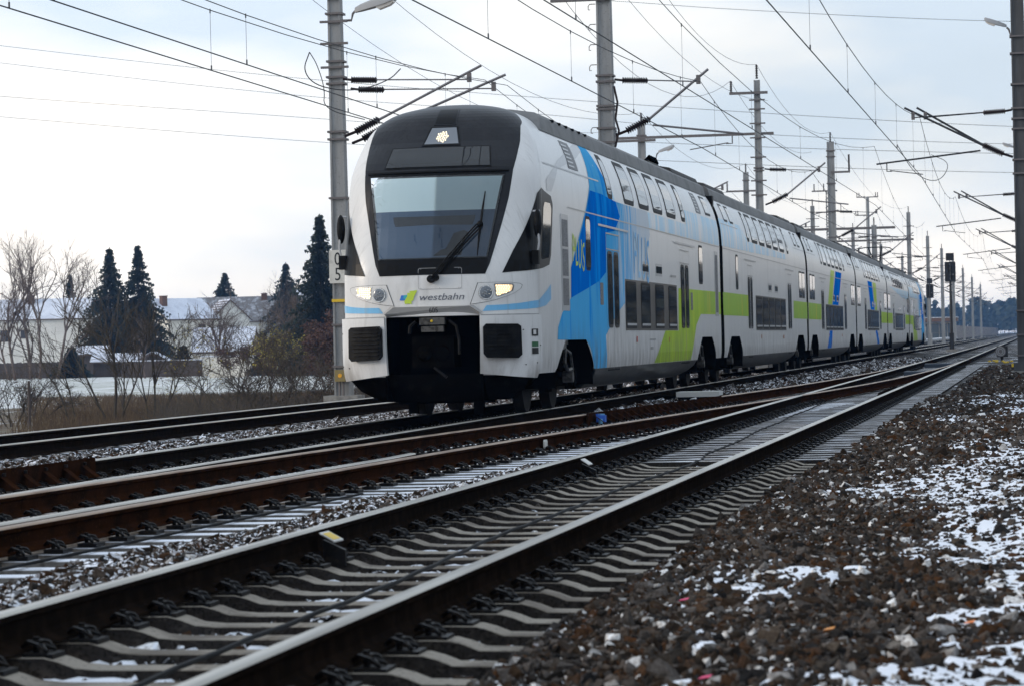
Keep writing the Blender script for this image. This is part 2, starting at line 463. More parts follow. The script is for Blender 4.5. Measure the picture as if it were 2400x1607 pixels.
b.build('check_rail', [M_rail_rust, M_clip], trD)
# inclined guard piece on the near track
b = MB()
b.prism([(53.2, -.19), (55.3, .0), (61.5, .0), (61.5, -.17), (55.3, -.17)], lambda y, z, d: (d, y, z), XA + .7535 - .16, XA + .7535 - .10, 0)
b.build('check_rail', [M_rail_side], trA)

# thin cable lying along the nearest track, second one on the snowy sleepers
cab_f = pch([6, 11, 16, 22, 33, 38, 54, 70], [-3.30, -3.33, -3.38, -3.47, -3.42, -3.53, -3.76, -3.8])
b = MB(); P = []
for k in range(90):
    y = 7.5 + k * .6
    x = cab_f(y) + .02 * math.sin(y * .9)
    P.append((x, y, (-.205 if k % 2 else -.212) + (.035 if y > 31.5 else 0)))
b.tube(P, .012, 6)
tag(b.build('track_cable', mat('cable_black', (.006, .006, .007), .6, spec=.1)), 'thin dark cable lying along the sleepers between the rails of the nearest track', 'cable')
b = MB(); b.tube([(xd_f(12 + k) + .7535 + .36, 12 + k, -.185) for k in range(14)], .011, 5)
tag(b.build('track_cable', MATS['cable_black']), 'thin black cable along the snowy sleeper ends of the rusty crossover', 'cable')

# ---- stones: uncountable, instanced on points
def stone_field(name, label, pts, sizes, m, seed):
    me = bpy.data.meshes.new(name); me.from_pydata([tuple(p) for p in pts], [], [])
    n = len(pts); rs = np.random.RandomState(seed)
    a = me.attributes.new('sc', 'FLOAT', 'POINT'); a.data.foreach_set('value', np.asarray(sizes, dtype=np.float32))
    r = me.attributes.new('rt', 'FLOAT_VECTOR', 'POINT'); r.data.foreach_set('vector', (rs.rand(n * 3) * 6.283).astype(np.float32))
    me.materials.append(m)
    o = obj(name, me); o['kind'] = 'stuff'; o['label'] = label
    ng = bpy.data.node_groups.new(name, 'GeometryNodeTree')
    ng.interface.new_socket('Geometry', in_out='INPUT', socket_type='NodeSocketGeometry')
    ng.interface.new_socket('Geometry', in_out='OUTPUT', socket_type='NodeSocketGeometry')
    G = ng.nodes.new; L = ng.links.new
    gi = G('NodeGroupInput'); go = G('NodeGroupOutput')
    gti = G('GeometryNodeGeometryToInstance')
    for k in range(7):
        pn = G('GeometryNodePoints'); pn.inputs['Count'].default_value = 15
        rv = G('FunctionNodeRandomValue'); rv.data_type = 'FLOAT_VECTOR'
        rv.inputs[0].default_value = (-1, -1, -1); rv.inputs[1].default_value = (1, 1, 1)
        rv.inputs['Seed'].default_value = 17 * k + seed
        L(rv.outputs[0], pn.inputs['Position'])
        ch = G('GeometryNodeConvexHull'); L(pn.outputs[0], ch.inputs[0])
        tr = G('GeometryNodeTransform'); tr.inputs['Scale'].default_value = (1.0, .72 + .05 * k, .55 + .04 * k); L(ch.outputs[0], tr.inputs[0])
        sm = G('GeometryNodeSetMaterial'); sm.inputs['Material'].default_value = m; L(tr.outputs[0], sm.inputs[0])
        L(sm.outputs[0], gti.inputs[0])
    ip = G('GeometryNodeInstanceOnPoints'); ip.inputs['Pick Instance'].default_value = True
    ri = G('FunctionNodeRandomValue'); ri.data_type = 'INT'
    ri.inputs[4].default_value = 0; ri.inputs[5].default_value = 6
    ns = G('GeometryNodeInputNamedAttribute'); ns.data_type = 'FLOAT'; ns.inputs[0].default_value = 'sc'
    nr = G('GeometryNodeInputNamedAttribute'); nr.data_type = 'FLOAT_VECTOR'; nr.inputs[0].default_value = 'rt'
    L(gi.outputs[0], ip.inputs['Points']); L(gti.outputs[0], ip.inputs['Instance'])
    L(ri.outputs[2], ip.inputs['Instance Index']); L(ns.outputs[0], ip.inputs['Scale'])
    L(nr.outputs[0], ip.inputs['Rotation']); L(ip.outputs[0], go.inputs[0])
    md = o.modifiers.new('stones', 'NODES'); md.node_group = ng
    return o
def scatter(n, x0, x1, y0, y1, zf, r, skip=None):
    rs = NPR; x = rs.uniform(x0, x1, n); y = rs.uniform(y0, y1, n); s = r * np.exp(rs.normal(0, .36, n))
    P = []; S = []
    for a, b_, c in zip(x, y, s):
        if skip is not None and skip(a, b_): continue
        P.append((a, b_, zf(a, b_) + rs.uniform(-.012, .02))); S.append(c)
    return P, S
def in_sleeper(x, y):
    k = round((y - 7.2) / .6) * .6 + 7.2
    return abs(y - k) < .125 and abs(x - XA) < 1.30
def on_rail(x, y, c): return abs(abs(x - c) - .7535) < .085
zr = lambda x, y: -.222 + .03 * math.sin(x * 3.1 + y * .7) * math.sin(y * .43) + .02 * max(0, x + 1.6) 
from mathutils import noise as mnoise
def sm(t): t = min(max(t, 0), 1); return t * t * (3 - 2 * t)
def fac_right(x, y):
    n = mnoise.noise(Vector((x * .9 + 3.1, y * .33, .5))) + .5 * mnoise.noise(Vector((x * 2.6, y * 1.3, 4.0))) + .42 * mnoise.noise(Vector((x * 8, y * 5, 7.0)))
    edge = (x + 1.25) * .42           # more snow away from the track
    return sm((n + edge + .23) / .66)
def thin(x, y): return NPR.rand() < .50 * fac_right(x, y)
P, S = [], []
def add(q): P.extend(q[0]); S.extend(q[1])
add(scatter(66000, -2.10, .35, 8.5, 30, zr, .0215, thin))
add(scatter(9000, -2.22, -1.95, 8.5, 31, lambda x, y: -.235 - max(0, -2.04 - x) * .6, .023, lambda x, y: in_sleeper(x, y) and x < -2.12))
add(scatter(36000, -2.05, .6, 30, 62, zr, .028, thin))
add(scatter(20000, -1.7, .9, 62, 110, zr, .040))
stone_field('ballast_stones', 'grey brown ballast stones with snow patches right of the nearest track', P, S, M_stone, 3)
P, S = [], []
add(scatter(34000, XA - 1.32, XA + 1.32, 8, 31, lambda x, y: -.305, .024, lambda x, y: in_sleeper(x, y) or on_rail(x, y, XA)))
stone_field('crib_stones', 'snowy ballast stones between the sleepers of the nearest track', P, S, M_stone_sn, 5)
P, S = [], []
sk = lambda x, y: x < xd_f(y) + 1.42 or x > XA - 1.0 and in_sleeper(x, y)
add(scatter(44000, -6.0, XA - .85, 11, 40, lambda x, y: -.228 + .018 * math.sin(3 * x + y), .025, sk))
add(scatter(9000, -6.4, XA - 1.3, 40, 58, lambda x, y: -.22, .035, sk))
add(scatter(40000, XC_ + .88, XB - .84, 24, 58, lambda x, y: -.165 - .06 * abs(x + 10.6), .028))
add(scatter(14000, XC_ + .9, XB + .6, 58, 100, lambda x, y: -.17, .045, lambda x, y: on_rail(x, y, XB)))
add(scatter(22000, XB + 1.0, XA - 1.35, 50, 150, lambda x, y: -.20, .050, lambda x, y: abs(x - xd_f(y)) < 1.3))
add(scatter(5000, -17, XC_ - .9, 34, 75, lambda x, y: bed_z(x, y), .040))
stone_field('middle_stones', 'snow dusted ballast stones lying between the tracks', P, S, M_stone_sn, 9)

# snow lying in hollows of the ballast: a thin drifting sheet through which the stones poke
def snow_sheet(name, label, x0, x1, y0, y1, dx, dy, zf, fac, m=None):
    nx = int((x1 - x0) / dx) + 1; b = MB(); y = y0; rows = 0
    while y < y1:
        st = dy * (1 if y < 30 else 2)
        for i in range(nx):
            x = x0 + i * dx; q = fac(x, y)
            b.v.append((x, y, zf(x, y) - .042 + .066 * q + .026 * q * mnoise.noise(Vector((x * 13, y * 11, 2)))))
        y += st; rows += 1
    for j in range(rows - 1):
        for i in range(nx - 1): a = j * nx + i; b.face((a, a + 1, a + nx + 1, a + nx))
    o = b.build(name, m or M_snow, smooth=True, fix=False); o['kind'] = 'stuff'; o['label'] = label
    return o
snow_sheet('snow_patches', 'patches of snow lying between the ballast stones', -1.95, .5, 8.4, 62, .05, .06, zr, fac_right)
snow_sheet('crib_snow', 'snow lying between the sleepers of the nearest track', XA - .64, XA + .64, 8, 31, .05, .05, lambda x, y: -.292, lambda x, y: sm((mnoise.noise(Vector((x * 1.9, y * .8, 9))) + .5 * mnoise.noise(Vector((x * 8, y * 8, 1))) + .12) / .35))

# ================================================================== THE TRAIN
from mathutils.geometry import tessellate_polygon
def paint(name, col, streak=None, rough=.28, spec=.30, fade=None):
    """gloss paint with soft streaks, brake dust low on the flank; fade=(y0, y1, colour2): ragged fade along the car"""
    m = mat(name, col, rough, 0, coat=.05 if spec > .2 else 0, spec=spec)
    N = NT(m); p = N.n['Principled BSDF']; out = tuple(col)
    for sc, c, lo, hi, st in [(1.6, tuple(k * .90 for k in col), .45, .75, (1, 1, .35)), (26, tuple(k * .92 for k in col), .5, .7, (.4, 3, .12))] + ([(1.1, streak[0], streak[1], streak[2], (1, 2.2, .35))] if streak else []):
        out = mixc(N, noise_fac(N, sc, lo, hi, stretch=st), out, c)
    if fade:
        sx = N.new('ShaderNodeSeparateXYZ'); N.l(N.new('ShaderNodeTexCoord').outputs['Object'], sx.inputs[0])
        n = noise_fac(N, 2.2, .25, .75, vec=N.new('ShaderNodeTexCoord').outputs['Object'], stretch=(1, 2.4, .28))
        t = math_(N, 'DIVIDE', math_(N, 'SUBTRACT', sx.outputs[1], fade[0]), fade[1] - fade[0])
        t = math_(N, 'ADD', t, math_(N, 'MULTIPLY', math_(N, 'SUBTRACT', n, .5), .9))
        r = N.new('ShaderNodeMapRange', interpolation_type='SMOOTHSTEP'); N.l(t, r.inputs[0])
        out = mixc(N, r.outputs[0], out, fade[2])
    # dust and run-off, thicker towards the wheels
    g = N.new('ShaderNodeSeparateXYZ'); N.l(N.new('ShaderNodeNewGeometry').outputs['Position'], g.inputs[0])
    r = N.new('ShaderNodeMapRange', interpolation_type='SMOOTHSTEP'); r.inputs[1].default_value = 1.5; r.inputs[2].default_value = .45; N.l(g.outputs[2], r.inputs[0])
    d = math_(N, 'MULTIPLY', r.outputs[0], noise_fac(N, 3.0, .30, .75, stretch=(1, 1.4, .5)))
    out = mixc(N, math_(N, 'MULTIPLY', d, .75), out, (.17, .145, .12))
    st = math_(N, 'MULTIPLY', noise_fac(N, 9, .56, .74, stretch=(.5, 2.6, .10)), .28 if spec > .2 else .08)
    out = mixc(N, st, out, (.30, .28, .25))
    N.l(out, p.inputs['Base Color'])
    return m
M_white = paint('train_white', (.74, .73, .72))
M_whitelow = paint('train_white_apron', (.76, .755, .75))
M_blue = paint('train_blue', (.002, .17, .68), ((.006, .29, .84), .50, .68), spec=.0)
M_blue2 = paint('train_mid_blue', (.095, .44, .80), ((.015, .28, .76), .54, .72), spec=.0, fade=(8.6, 12.6, (.66, .70, .74)))
M_blue3 = paint('train_pale_blue', (.30, .62, .86), ((.66, .71, .75), .42, .66), spec=.2)
M_sky = paint('train_sky_blue', (.20, .52, .82))
M_green = paint('train_green', (.40, .62, .012), ((.52, .70, .02), .45, .65), spec=.03)
M_green2 = paint('train_leaf_green', (.34, .58, .03), ((.58, .60, .02), .52, .70), spec=.04)
M_greyp = paint('train_grey', (.34, .34, .345))
M_silver = paint('train_silver', (.48, .48, .49))
M_cap = mat('train_anthracite', (.011, .012, .016), .34, 0, var=[(3, (.019, .020, .025), .4, .7), (25, (.009, .010, .013), .5, .7)], spec=.2)
M_black = mat('train_black', (.0030, .0030, .0038), .36, 0, spec=.14)
M_rubber = mat('rubber', (.005, .005, .006), .55, 0, spec=.12, var=(8, (.014, .0135, .013), .4, .7))
M_under = mat('underframe', (.0030, .0027, .0025), .8, 0, var=(6, (.008, .0068, .0056), .5, .7), spec=.0)
M_void = mat('recess_black', (.0015, .0015, .0016), .9, spec=0)
M_steel = mat('worn_steel', (.10, .095, .09), .5, .5, var=(14, (.03, .027, .024), .45, .7))
M_wheel = mat('wheel_steel', (.016, .014, .013), .65, .2, var=(9, (.03, .024, .02), .45, .7), spec=.1)
M_belly = mat('train_belly', (.060, .057, .054), .4, 0, var=[(2.5, (.03, .028, .026), .4, .65), (7, (.018, .017, .015), .5, .7, (1, .3, 1))], coat=.15)
M_roof = mat('train_roof', (.165, .165, .165), .6, 0, var=(2, (.11, .11, .11), .4, .7))
M_roofu = mat('roof_equipment', (.045, .044, .043), .7, var=(3, (.08, .078, .075), .45, .7), spec=.2)
M_grille = mat('grille_grey', (.19, .19, .20), .5, .2, var=(40, (.10, .10, .105), .45, .6, (.2, .2, 3)))
M_yellow = mat('sign_yellow', (.75, .50, .03), .5)
M_ink = mat('ink_black', (.015, .015, .016), .5)
M_logo_b = mat('logo_blue', (.02, .17, .60), .35); M_logo_t = mat('logo_teal', (.03, .42, .46), .35); M_logo_g = mat('logo_lime', (.52, .68, .05), .35)
M_lampwarm = mat('lamp_lit', (.9, .75, .5), .3, emit=((1, .58, .24), .55))
M_lamphot = mat('lamp_led', (1, .9, .7), .3, emit=((1, .84, .55), 3.2))
M_chrome = mat('lamp_reflector', (.55, .57, .58), .2, .9, var=(60, (.25, .26, .27), .45, .6))
def glass_mat(name, tint, fac=.75):
    m = bpy.data.materials.new(name); m.use_nodes = True; N = NT(m); N.n.clear()
    o = N.new('ShaderNodeOutputMaterial'); mx = N.new('ShaderNodeMixShader'); fr = N.new('ShaderNodeFresnel'); fr.inputs[0].default_value = 1.52
    tr = N.new('ShaderNodeBsdfTransparent'); tr.inputs[0].default_value = c4(tint)
    gl = N.new('ShaderNodeBsdfGlossy'); gl.inputs['Roughness'].default_value = .02; gl.inputs[0].default_value = (1, 1, 1, 1)
    N.l(fr.outputs[0], mx.inputs[0]); N.l(tr.outputs[0], mx.inputs[1]); N.l(gl.outputs[0], mx.inputs[2]); N.l(mx.outputs[0], o.inputs[0])
    MATS[name] = m
    return m
M_glass = mat('window_glass', (.020, .022, .025), .03, 0, spec=.55)
M_ws = glass_mat('windscreen_glass', (.78, .84, .88))
M_blind = mat('sun_blind', (.74, .84, .82), .8)
M_cab = mat('cab_dark', (.036, .075, .140), .7, var=(.9, (.055, .105, .18), .4, .7))

SX = pch([.3, .45, .62, .8, 1, 3.06, 3.4, 3.7, 4.0, 4.15, 4.3, 4.42, 4.52, 4.58, 4.6], [1.2, 1.33, 1.385, 1.4, 1.402, 1.4, 1.385, 1.335, 1.235, 1.155, 1.03, .87, .62, .3, .02])
Y0 = pch([.3, .6, .9, 1.5, 2.0, 2.75, 3.47, 3.82, 3.94, 4.23, 4.34, 4.45, 4.52, 4.56, 4.585, 4.6], [.1, .03, 0, 0, .02, .28, .55, .9, 1.05, 1.36, 1.5, 1.72, 1.98, 2.22, 2.6, 3.3])
LL = pch([.3, 2.9, 3.47, 3.8, 4.15, 4.4, 4.55, 4.6], [.78, .8, .76, .66, .45, .5, .7, .01])
NN = 2.5
def nose_fn(sg):
    def f(q, z):
        w = SX(z)
        if q <= 1:
            t = q * math.pi / 2
            return Vector((sg * w * max(math.sin(t), 0) ** (2 / NN), Y0(z) + LL(z) * (1 - max(math.cos(t), 0) ** (2 / NN)), z))
        return Vector((sg * w, Y0(z) + LL(z) + (q - 1), z))
    return f
def q_of(x, z):
    a = min(abs(x) / SX(z), 1.0)
    return 2 / math.pi * math.asin(a ** (NN / 2))
def side_fn(y, z): return Vector((SX(z), y, z))
def densify(p, k=8):
    r = []
    for i in range(len(p)):
        a, b = p[i], p[(i + 1) % len(p)]
        for j in range(k): r.append((a[0] + (b[0] - a[0]) * j / k, a[1] + (b[1] - a[1]) * j / k))
    return r
def clip1(p, ax, v, keep_hi):
    r = []; n = len(p)
    for i in range(n):
        a, b = p[i], p[(i + 1) % n]
        ia = a[ax] >= v if keep_hi else a[ax] <= v; ib = b[ax] >= v if keep_hi else b[ax] <= v
        if ia: r.append(a)
        if ia != ib:
            t = (v - a[ax]) / (b[ax] - a[ax]); r.append((a[0] + (b[0] - a[0]) * t, a[1] + (b[1] - a[1]) * t))
    return r
def nrm(fn, u, v, e=.004):
    a = fn(u + e, v) - fn(u - e, v); b = fn(u, v + e) - fn(u, v - e)
    n = a.cross(b)
    return n.normalized() if n.length > 1e-12 else Vector((0, -1, 0))
def decal(mb, poly, fn, us, vs, off, outward, m=0, rim=False):
    """lay a 2-D polygon on a curved surface; outward(p, n) tells whether n points out"""
    tri = tessellate_polygon([[Vector((a, b, 0)) for a, b in poly]])
    def P(u, v, o=off):
        p = fn(u, v); n = nrm(fn, u, v)
        if not outward(p, n): n = -n
        return p + n * o
    for t in tri:
        T = [poly[i] for i in t]
        ulo, uhi = min(a[0] for a in T), max(a[0] for a in T); vlo, vhi = min(a[1] for a in T), max(a[1] for a in T)
        U = [ulo] + [u for u in us if ulo < u < uhi] + [uhi]; V = [vlo] + [v for v in vs if vlo < v < vhi] + [vhi]
        for i in range(len(U) - 1):
            c1 = clip1(clip1(T, 0, U[i], True), 0, U[i + 1], False)
            if len(c1) < 3: continue
            for j in range(len(V) - 1):
                c = clip1(clip1(c1, 1, V[j], True), 1, V[j + 1], False)
                if len(c) < 3: continue
                mb.poly([P(*q)[:] for q in c], m)
    if rim:
        D = densify(poly, 6)
        for i in range(len(D)):
            a, b = D[i], D[(i + 1) % len(D)]
            mb.poly([P(*a)[:], P(*b)[:], P(*b, -.004)[:], P(*a, -.004)[:]], m)
ZC = [.6, .8, 1.0, 1.4, 1.8, 2.2, 2.6, 3.06, 3.15, 3.25, 3.35, 3.45, 3.55, 3.65, 3.75, 3.85, 3.95, 4.05, 4.15, 4.22, 4.28, 4.33, 4.38, 4.42, 4.46, 4.49, 4.52, 4.54, 4.56, 4.575]
QC = [k / 16 for k in range(17)] + [1 + .15 * k for k in range(1, 20)]
out_side = lambda p, n: n.x > 0
out_nose = lambda p, n: n.y < 0 if abs(p.x) < 1.0 else n.x * p.x > 0
def sd(mb, poly, off=.004, m=0, rim=False): decal(mb, poly, side_fn, [], ZC, off, out_side, m, rim)
def nd(mb, poly, off=.004, m=0, sg=1, rim=False, raw=False, k=8):
    if not raw: poly = [(q_of(x, z), z) for x, z in densify(poly, k)]
    decal(mb, poly, nose_fn(sg), QC, ZC, off, lambda p, n: n.y * 1.0 - n.x * sg < 0 if p.z < 4.3 else n.z > 0, m, rim)
def rr(y0, y1, z0, z1, r=.06, k=3):
    p = []
    for cx, cz, a0 in ((y1 - r, z0 + r, -90), (y1 - r, z1 - r, 0), (y0 + r, z1 - r, 90), (y0 + r, z0 + r, 180)):
        for j in range(k + 1):
            a = math.radians(a0 + 90 * j / k); p.append((cx + r * math.cos(a), cz + r * math.sin(a)))
    return p
ROWZ = [None] * 4 + [1.15, 1.6, 2.2, 2.8, 3.06, 3.2, 3.35, 3.5, 3.65, 3.8, 3.92, 4.03, 4.12, 4.2, 4.27, 4.33, 4.38, 4.42, 4.46, 4.49, 4.52, 4.545, 4.565, 4.58, 4.592, 4.6]
def cutz(y, cuts, base=.6):
    z = base
    for c, lo, hi in cuts:      # centre, half width low, half width top
        d = abs(y - c)
        if d < lo: z = max(z, base + (1.07 - base) * min(1, (lo - d) / (lo - hi)) ** .75)
    return z
def shell_ys(y0, y1, cuts):
    s = {y0, y1}
    for c, lo, hi in cuts:
        for k in range(13):
            for sg in (-1, 1): s.add(c + sg * (hi + (lo - hi) * k / 12))
        s.add(c)
    y = y0
    while y < y1: s.add(y); y += 2.0
    return sorted(v for v in s if y0 <= v <= y1)
def body_shell(mb, y0, y1, cuts, roof_m=1, cap=None):
    ys = shell_ys(y0, y1, cuts); R = len(ROWZ)
    for sg in (1, -1):
        i0 = len(mb.v)
        for y in ys:
            zb = cutz(y, cuts)
            for r, z in enumerate(ROWZ):
                if z is None: z = zb + (1.15 - zb) * r / 4
                mb.v.append((sg * (SX(z) if z < 4.6 else 0), y, z))
        for j in range(len(ys) - 1):
            for r in range(R - 1):
                a = i0 + j * R + r
                z = ROWZ[r] or 0
                mb.face((a, a + 1, a + R + 1, a + R), roof_m if z >= 4.265 else 0)
    for y in (cap or []):
        pts = [(SX(z) if z < 4.6 else 0, y, z) for z in ([.6, .8, 1.15] + ROWZ[5:])]
        mb.poly(pts + [(-x, yy, z) for x, yy, z in reversed(pts[:-1])], 2)

def bogie(parent, y):
    b = MB()
    for s in (-1, 1):
        b.prism([(-1.75, .42), (-1.6, .62), (-.7, .66), (-.45, .48), (.45, .48), (.7, .66), (1.6, .62), (1.75, .42), (1.2, .36), (-1.2, .36)], lambda a, c, d: (d, y + a, c), s * .98, s * 1.10)
        b.box(s * 1.02 - .16, s * 1.02 + .16, y - .30, y + .30, .60, .92)
    b.box(-1.0, 1.0, y - .35, y + .35, .42, .72)
    b.box(-.62, .62, y - 1.9, y + 1.9, .62, 1.30); b.box(-1.38, 1.38, y - 1.8, y + 1.8, 1.12, 1.2)
    b.box(-.35, .35, y - 1.7, y + 1.7, .3, .7)
    for e in (-1.95, 1.91): b.box(-1.365, 1.365, y + e, y + e + .04, .36, 1.12)
    o = b.build('bogie', M_under, parent)
    wm = MB()
    wm.cyl((-.07, 0, 0), (.07, 0, 0), .46, n=28); wm.cyl((-.09, 0, 0), (-.07, 0, 0), .485, n=28)
    wme = wm.mesh('wheel', M_wheel, smooth=40)
    for dy in (-1.25, 1.25):
        obj('wheel', wme, o, (.7535, y + dy, .46)); obj('wheel', wme, o, (-.7535, y + dy, .46), (0, 0, math.pi))
        b = MB(); b.cyl((1.06, y + dy, .46), (1.19, y + dy, .46), .17, .14, n=12); b.box(1.05, 1.16, y + dy - .24, y + dy + .24, .30, .62); b.build('axle_box', M_under, o)
    b = MB(); b.cyl((1.06, y + .55, .98), (1.06, y + .55, .66), .06, n=8); b.tube([(1.14, y + .1, .98), (1.22, y + .55, .86), (1.22, y + .75, .60), (1.16, y + .6, .45)], .026, 5)
    b.tube([(1.2, y + .15, .92), (1.22, y - .05, .72), (1.22, y + .25, .60), (1.22, y + .62, .62)], .03, 5)
    b.cyl((1.12, y + .42, .50), (1.28, y + .42, .50), .09, n=10)
    b.build('damper', M_steel, o)
    b = MB(); b.box(1.10, 1.22, y - .35, y + .35, 1.0, 1.10); b.box(1.12, 1.2, y - .18, y + .3, .92, 1.0); b.build('bracket', M_greyp, o)
    return o
def belly(parent, y0, y1):
    b = MB(); pr = [(1.385, .60), (1.345, .50), (1.24, .40), (1.05, .30), (.9, .27)]
    ys = [y0 + .55, y0 + .05, y0, y1, y1 - .05, y1 - .55]
    rows = []
    for y, k in ((y0 - .1, 0), (y0 + .25, 1), (y1 - .25, 1), (y1 + .1, 0)):
        row = []
        for x, z in pr: row.append((x, y + (.6 * (.6 - z) / .33) * (1 if y < (y0 + y1) / 2 else -1), z if k else z))
        rows.append(row)
    for sg in (1, -1):
        i0 = len(b.v)
        for row in rows: b.v += [(sg * x, y, z) for x, y, z in row]
        for j in range(3):
            for r in range(4): b.face((i0 + j * 5 + r, i0 + j * 5 + r + 1, i0 + (j + 1) * 5 + r + 1, i0 + (j + 1) * 5 + r))
    b.box(-.95, .95, y0 + .6, y1 - .6, .268, .5)
    return b.build('belly', M_belly, parent, smooth=50)
def window(parent, poly, inner, name='window', off=.005, mf=None, mg=None):
    b = MB(); sd(b, poly, off, rim=True); o = b.build(name, mf or M_rubber, parent, fix=False)
    b = MB(); sd(b, inner, off + .004); b.build('pane', mg or M_glass, o, fix=False)
    return o
def win_rect(parent, y0, y1, z0, z1, f=.045, r=.09, name='window', **k):
    return window(parent, rr(y0, y1, z0, z1, r), rr(y0 + f, y1 - f, z0 + f, z1 - f, max(r - f * .6, .02)), name, **k)
def door(parent, y0, y1, z0=.55, z1=2.82, leaf=None):
    b = MB(); w = .022
    o_ = MB()
    if leaf is not None: sd(o_, [(y0, z0), (y1, z0), (y1, z1), (y0, z1)], .006, rim=True)
    ym = (y0 + y1) / 2
    for a0, a1, c0, c1 in ((y0, y0 + w, z0, z1), (y1 - w, y1, z0, z1), (ym - w * .8, ym + w * .8, z0, z1 - .26), (y0, y1, z1 - w, z1), (y0, y1, z1 - .28, z1 - .26)):
        sd(b, [(a0, c0), (a1, c0), (a1, c1), (a0, c1)], .0095)
    if leaf is not None:
        d = o_.build('door', leaf, parent, fix=False); s = b.build('seal', M_greyp, d, fix=False)
    else: d = b.build('door', M_greyp, parent, fix=False)
    for a0, a1 in ((y0 + .14, ym - .10), (ym + .10, y1 - .14)):
        p = MB(); sd(p, rr(a0, a1, 1.25, 2.52, .12), .011, rim=True); f = p.build('pane', M_black, d, fix=False)
        p = MB(); sd(p, rr(a0 + .05, a1 - .05, 1.30, 2.47, .09), .014); p.build('pane', M_glass, d, fix=False)
    p = MB(); sd(p, [(y0 + .05, z0 + .0), (y1 - .05, z0), (y1 - .05, z0 + .02), (y0 + .05, z0 + .02)], .013); p.build('sill', M_rubber, d, fix=False)
    return d
def livery(parent, polys):
    for nm, m, off, ps in polys:
        b = MB()
        for p in ps: sd(b, p, off)
        b.build(nm, m, parent, fix=False)
def upper_windows(parent, spans):
    for a0, a1 in spans: win_rect(parent, a0, a1, 3.40, 4.15, .085, .15)
def strip(mb, y0, y1, z, h=.022, off=.006, m=0): sd(mb, [(y0, z), (y1, z), (y1, z + h), (y0, z + h)], off, m)
def fairing(parent, y0, y1, slope0=0., slope1=0.):
    b = MB(); pr = [(1.128, 4.205), (1.112, 4.30), (1.075, 4.43), (.98, 4.505), (.6, 4.57), (0, 4.612)]
    pr = pr + [(-x, z) for x, z in reversed(pr[:-1])]; n = len(pr); i = 0
    for y, s in ((y0, slope0), (y1, -slope1)):
        for x, z in pr: b.v.append((x, y + s * (z - 4.2), z))
    for k in range(n - 1): b.face((k, k + 1, n + k + 1, n + k))
    b.face(range(n)); b.face(range(2 * n - 1, n - 1, -1))
    return b.build('roof_fairing', M_roof, parent, smooth=35)
def roof_units(parent, lst):
    for y0, y1, hw, h in lst:
        b = MB(); z = 4.50
        b.prism([(-hw, z), (hw, z), (hw - .05, z + h * .7), (hw - .25, z + h), (-hw + .25, z + h), (-hw + .05, z + h * .7)], lambda a, c, d: (a, d, c), y0, y1)
        b.build('roof_unit', M_roofu, parent)

G_TRAIN = 'coupled cars of the double deck train'
# ------------------------------------------------------------------ leading car with the cab
LEN1 = 26.45
CUT1 = [(4.3, 1.95, 1.05), (23.45, 1.9, 1.0)]
car1 = thing('train_car', 'white leading car of the double deck train with black windscreen and lit headlights', 'train car', (XB, 42.4, 0), G_TRAIN)
b = MB()
YJ = 3.6; NQ = 18; NS = 14
OPEN = .67; ZO = 1.44
ROWN = [.60, .80, 1.0, 1.2, ZO, 1.6, 1.8, 2.0, 2.2, 2.45, 2.7, 2.95, 3.06, 3.2, 3.35, 3.5, 3.62, 3.74, 3.84, 3.93, 4.02, 4.1, 4.17, 4.24, 4.3, 4.35, 4.4, 4.44, 4.475, 4.505, 4.53, 4.55, 4.566, 4.58, 4.59, 4.5985]
qs0 = [k / NQ for k in range(NQ + 1)]
ko = min(range(NQ + 1), key=lambda k: abs(qs0[k] - q_of(OPEN, 1.0)))
for sg in (1, -1):
    fn = nose_fn(sg); i0 = len(b.v); nc = NQ + 1 + NS
    for z in ROWN:
        for k in range(NQ + 1):
            q = qs0[k]
            if z <= ZO + .001: # line the columns up with the coupler opening
                qo = q_of(OPEN, z); q = qo * k / ko if k <= ko else qo + (1 - qo) * (k - ko) / (NQ - ko)
            else:
                t = min(1, (z - ZO) / .7); qo = q_of(OPEN, ZO); qa = qo * k / ko if k <= ko else qo + (1 - qo) * (k - ko) / (NQ - ko); q = qa * (1 - t) + q * t
            p = fn(q, z); b.v.append((p.x, min(p.y, YJ), p.z))
        ys_ = Y0(z) + LL(z)
        for k in range(1, NS + 1):
            y = ys_ + (YJ - ys_) * k / NS if ys_ < YJ else YJ
            zz = max(z, cutz(y, CUT1)) if z < 1.2 else z
            b.v.append((sg * SX(zz), y, zz))
    for r in range(len(ROWN) - 1):
        for c in range(nc - 1):
            if c < ko and ROWN[r + 1] <= ZO + .001: continue
            a = i0 + r * nc + c
            b.face((a, a + 1, a + nc + 1, a + nc), 0)
body_shell(b, YJ, LEN1, CUT1, cap=[LEN1])
body = b.build('body', [M_white, M_roof, M_black], car1, smooth=45)
bm = bmesh.new(); bm.from_mesh(body.data); bmesh.ops.remove_doubles(bm, verts=bm.verts, dist=.0015); bmesh.ops.recalc_face_normals(bm, faces=bm.faces); bm.to_mesh(body.data); bm.free()
body.data.polygons.foreach_set('use_smooth', [True] * len(body.data.polygons)); body.data.set_sharp_from_angle(angle=math.radians(45))

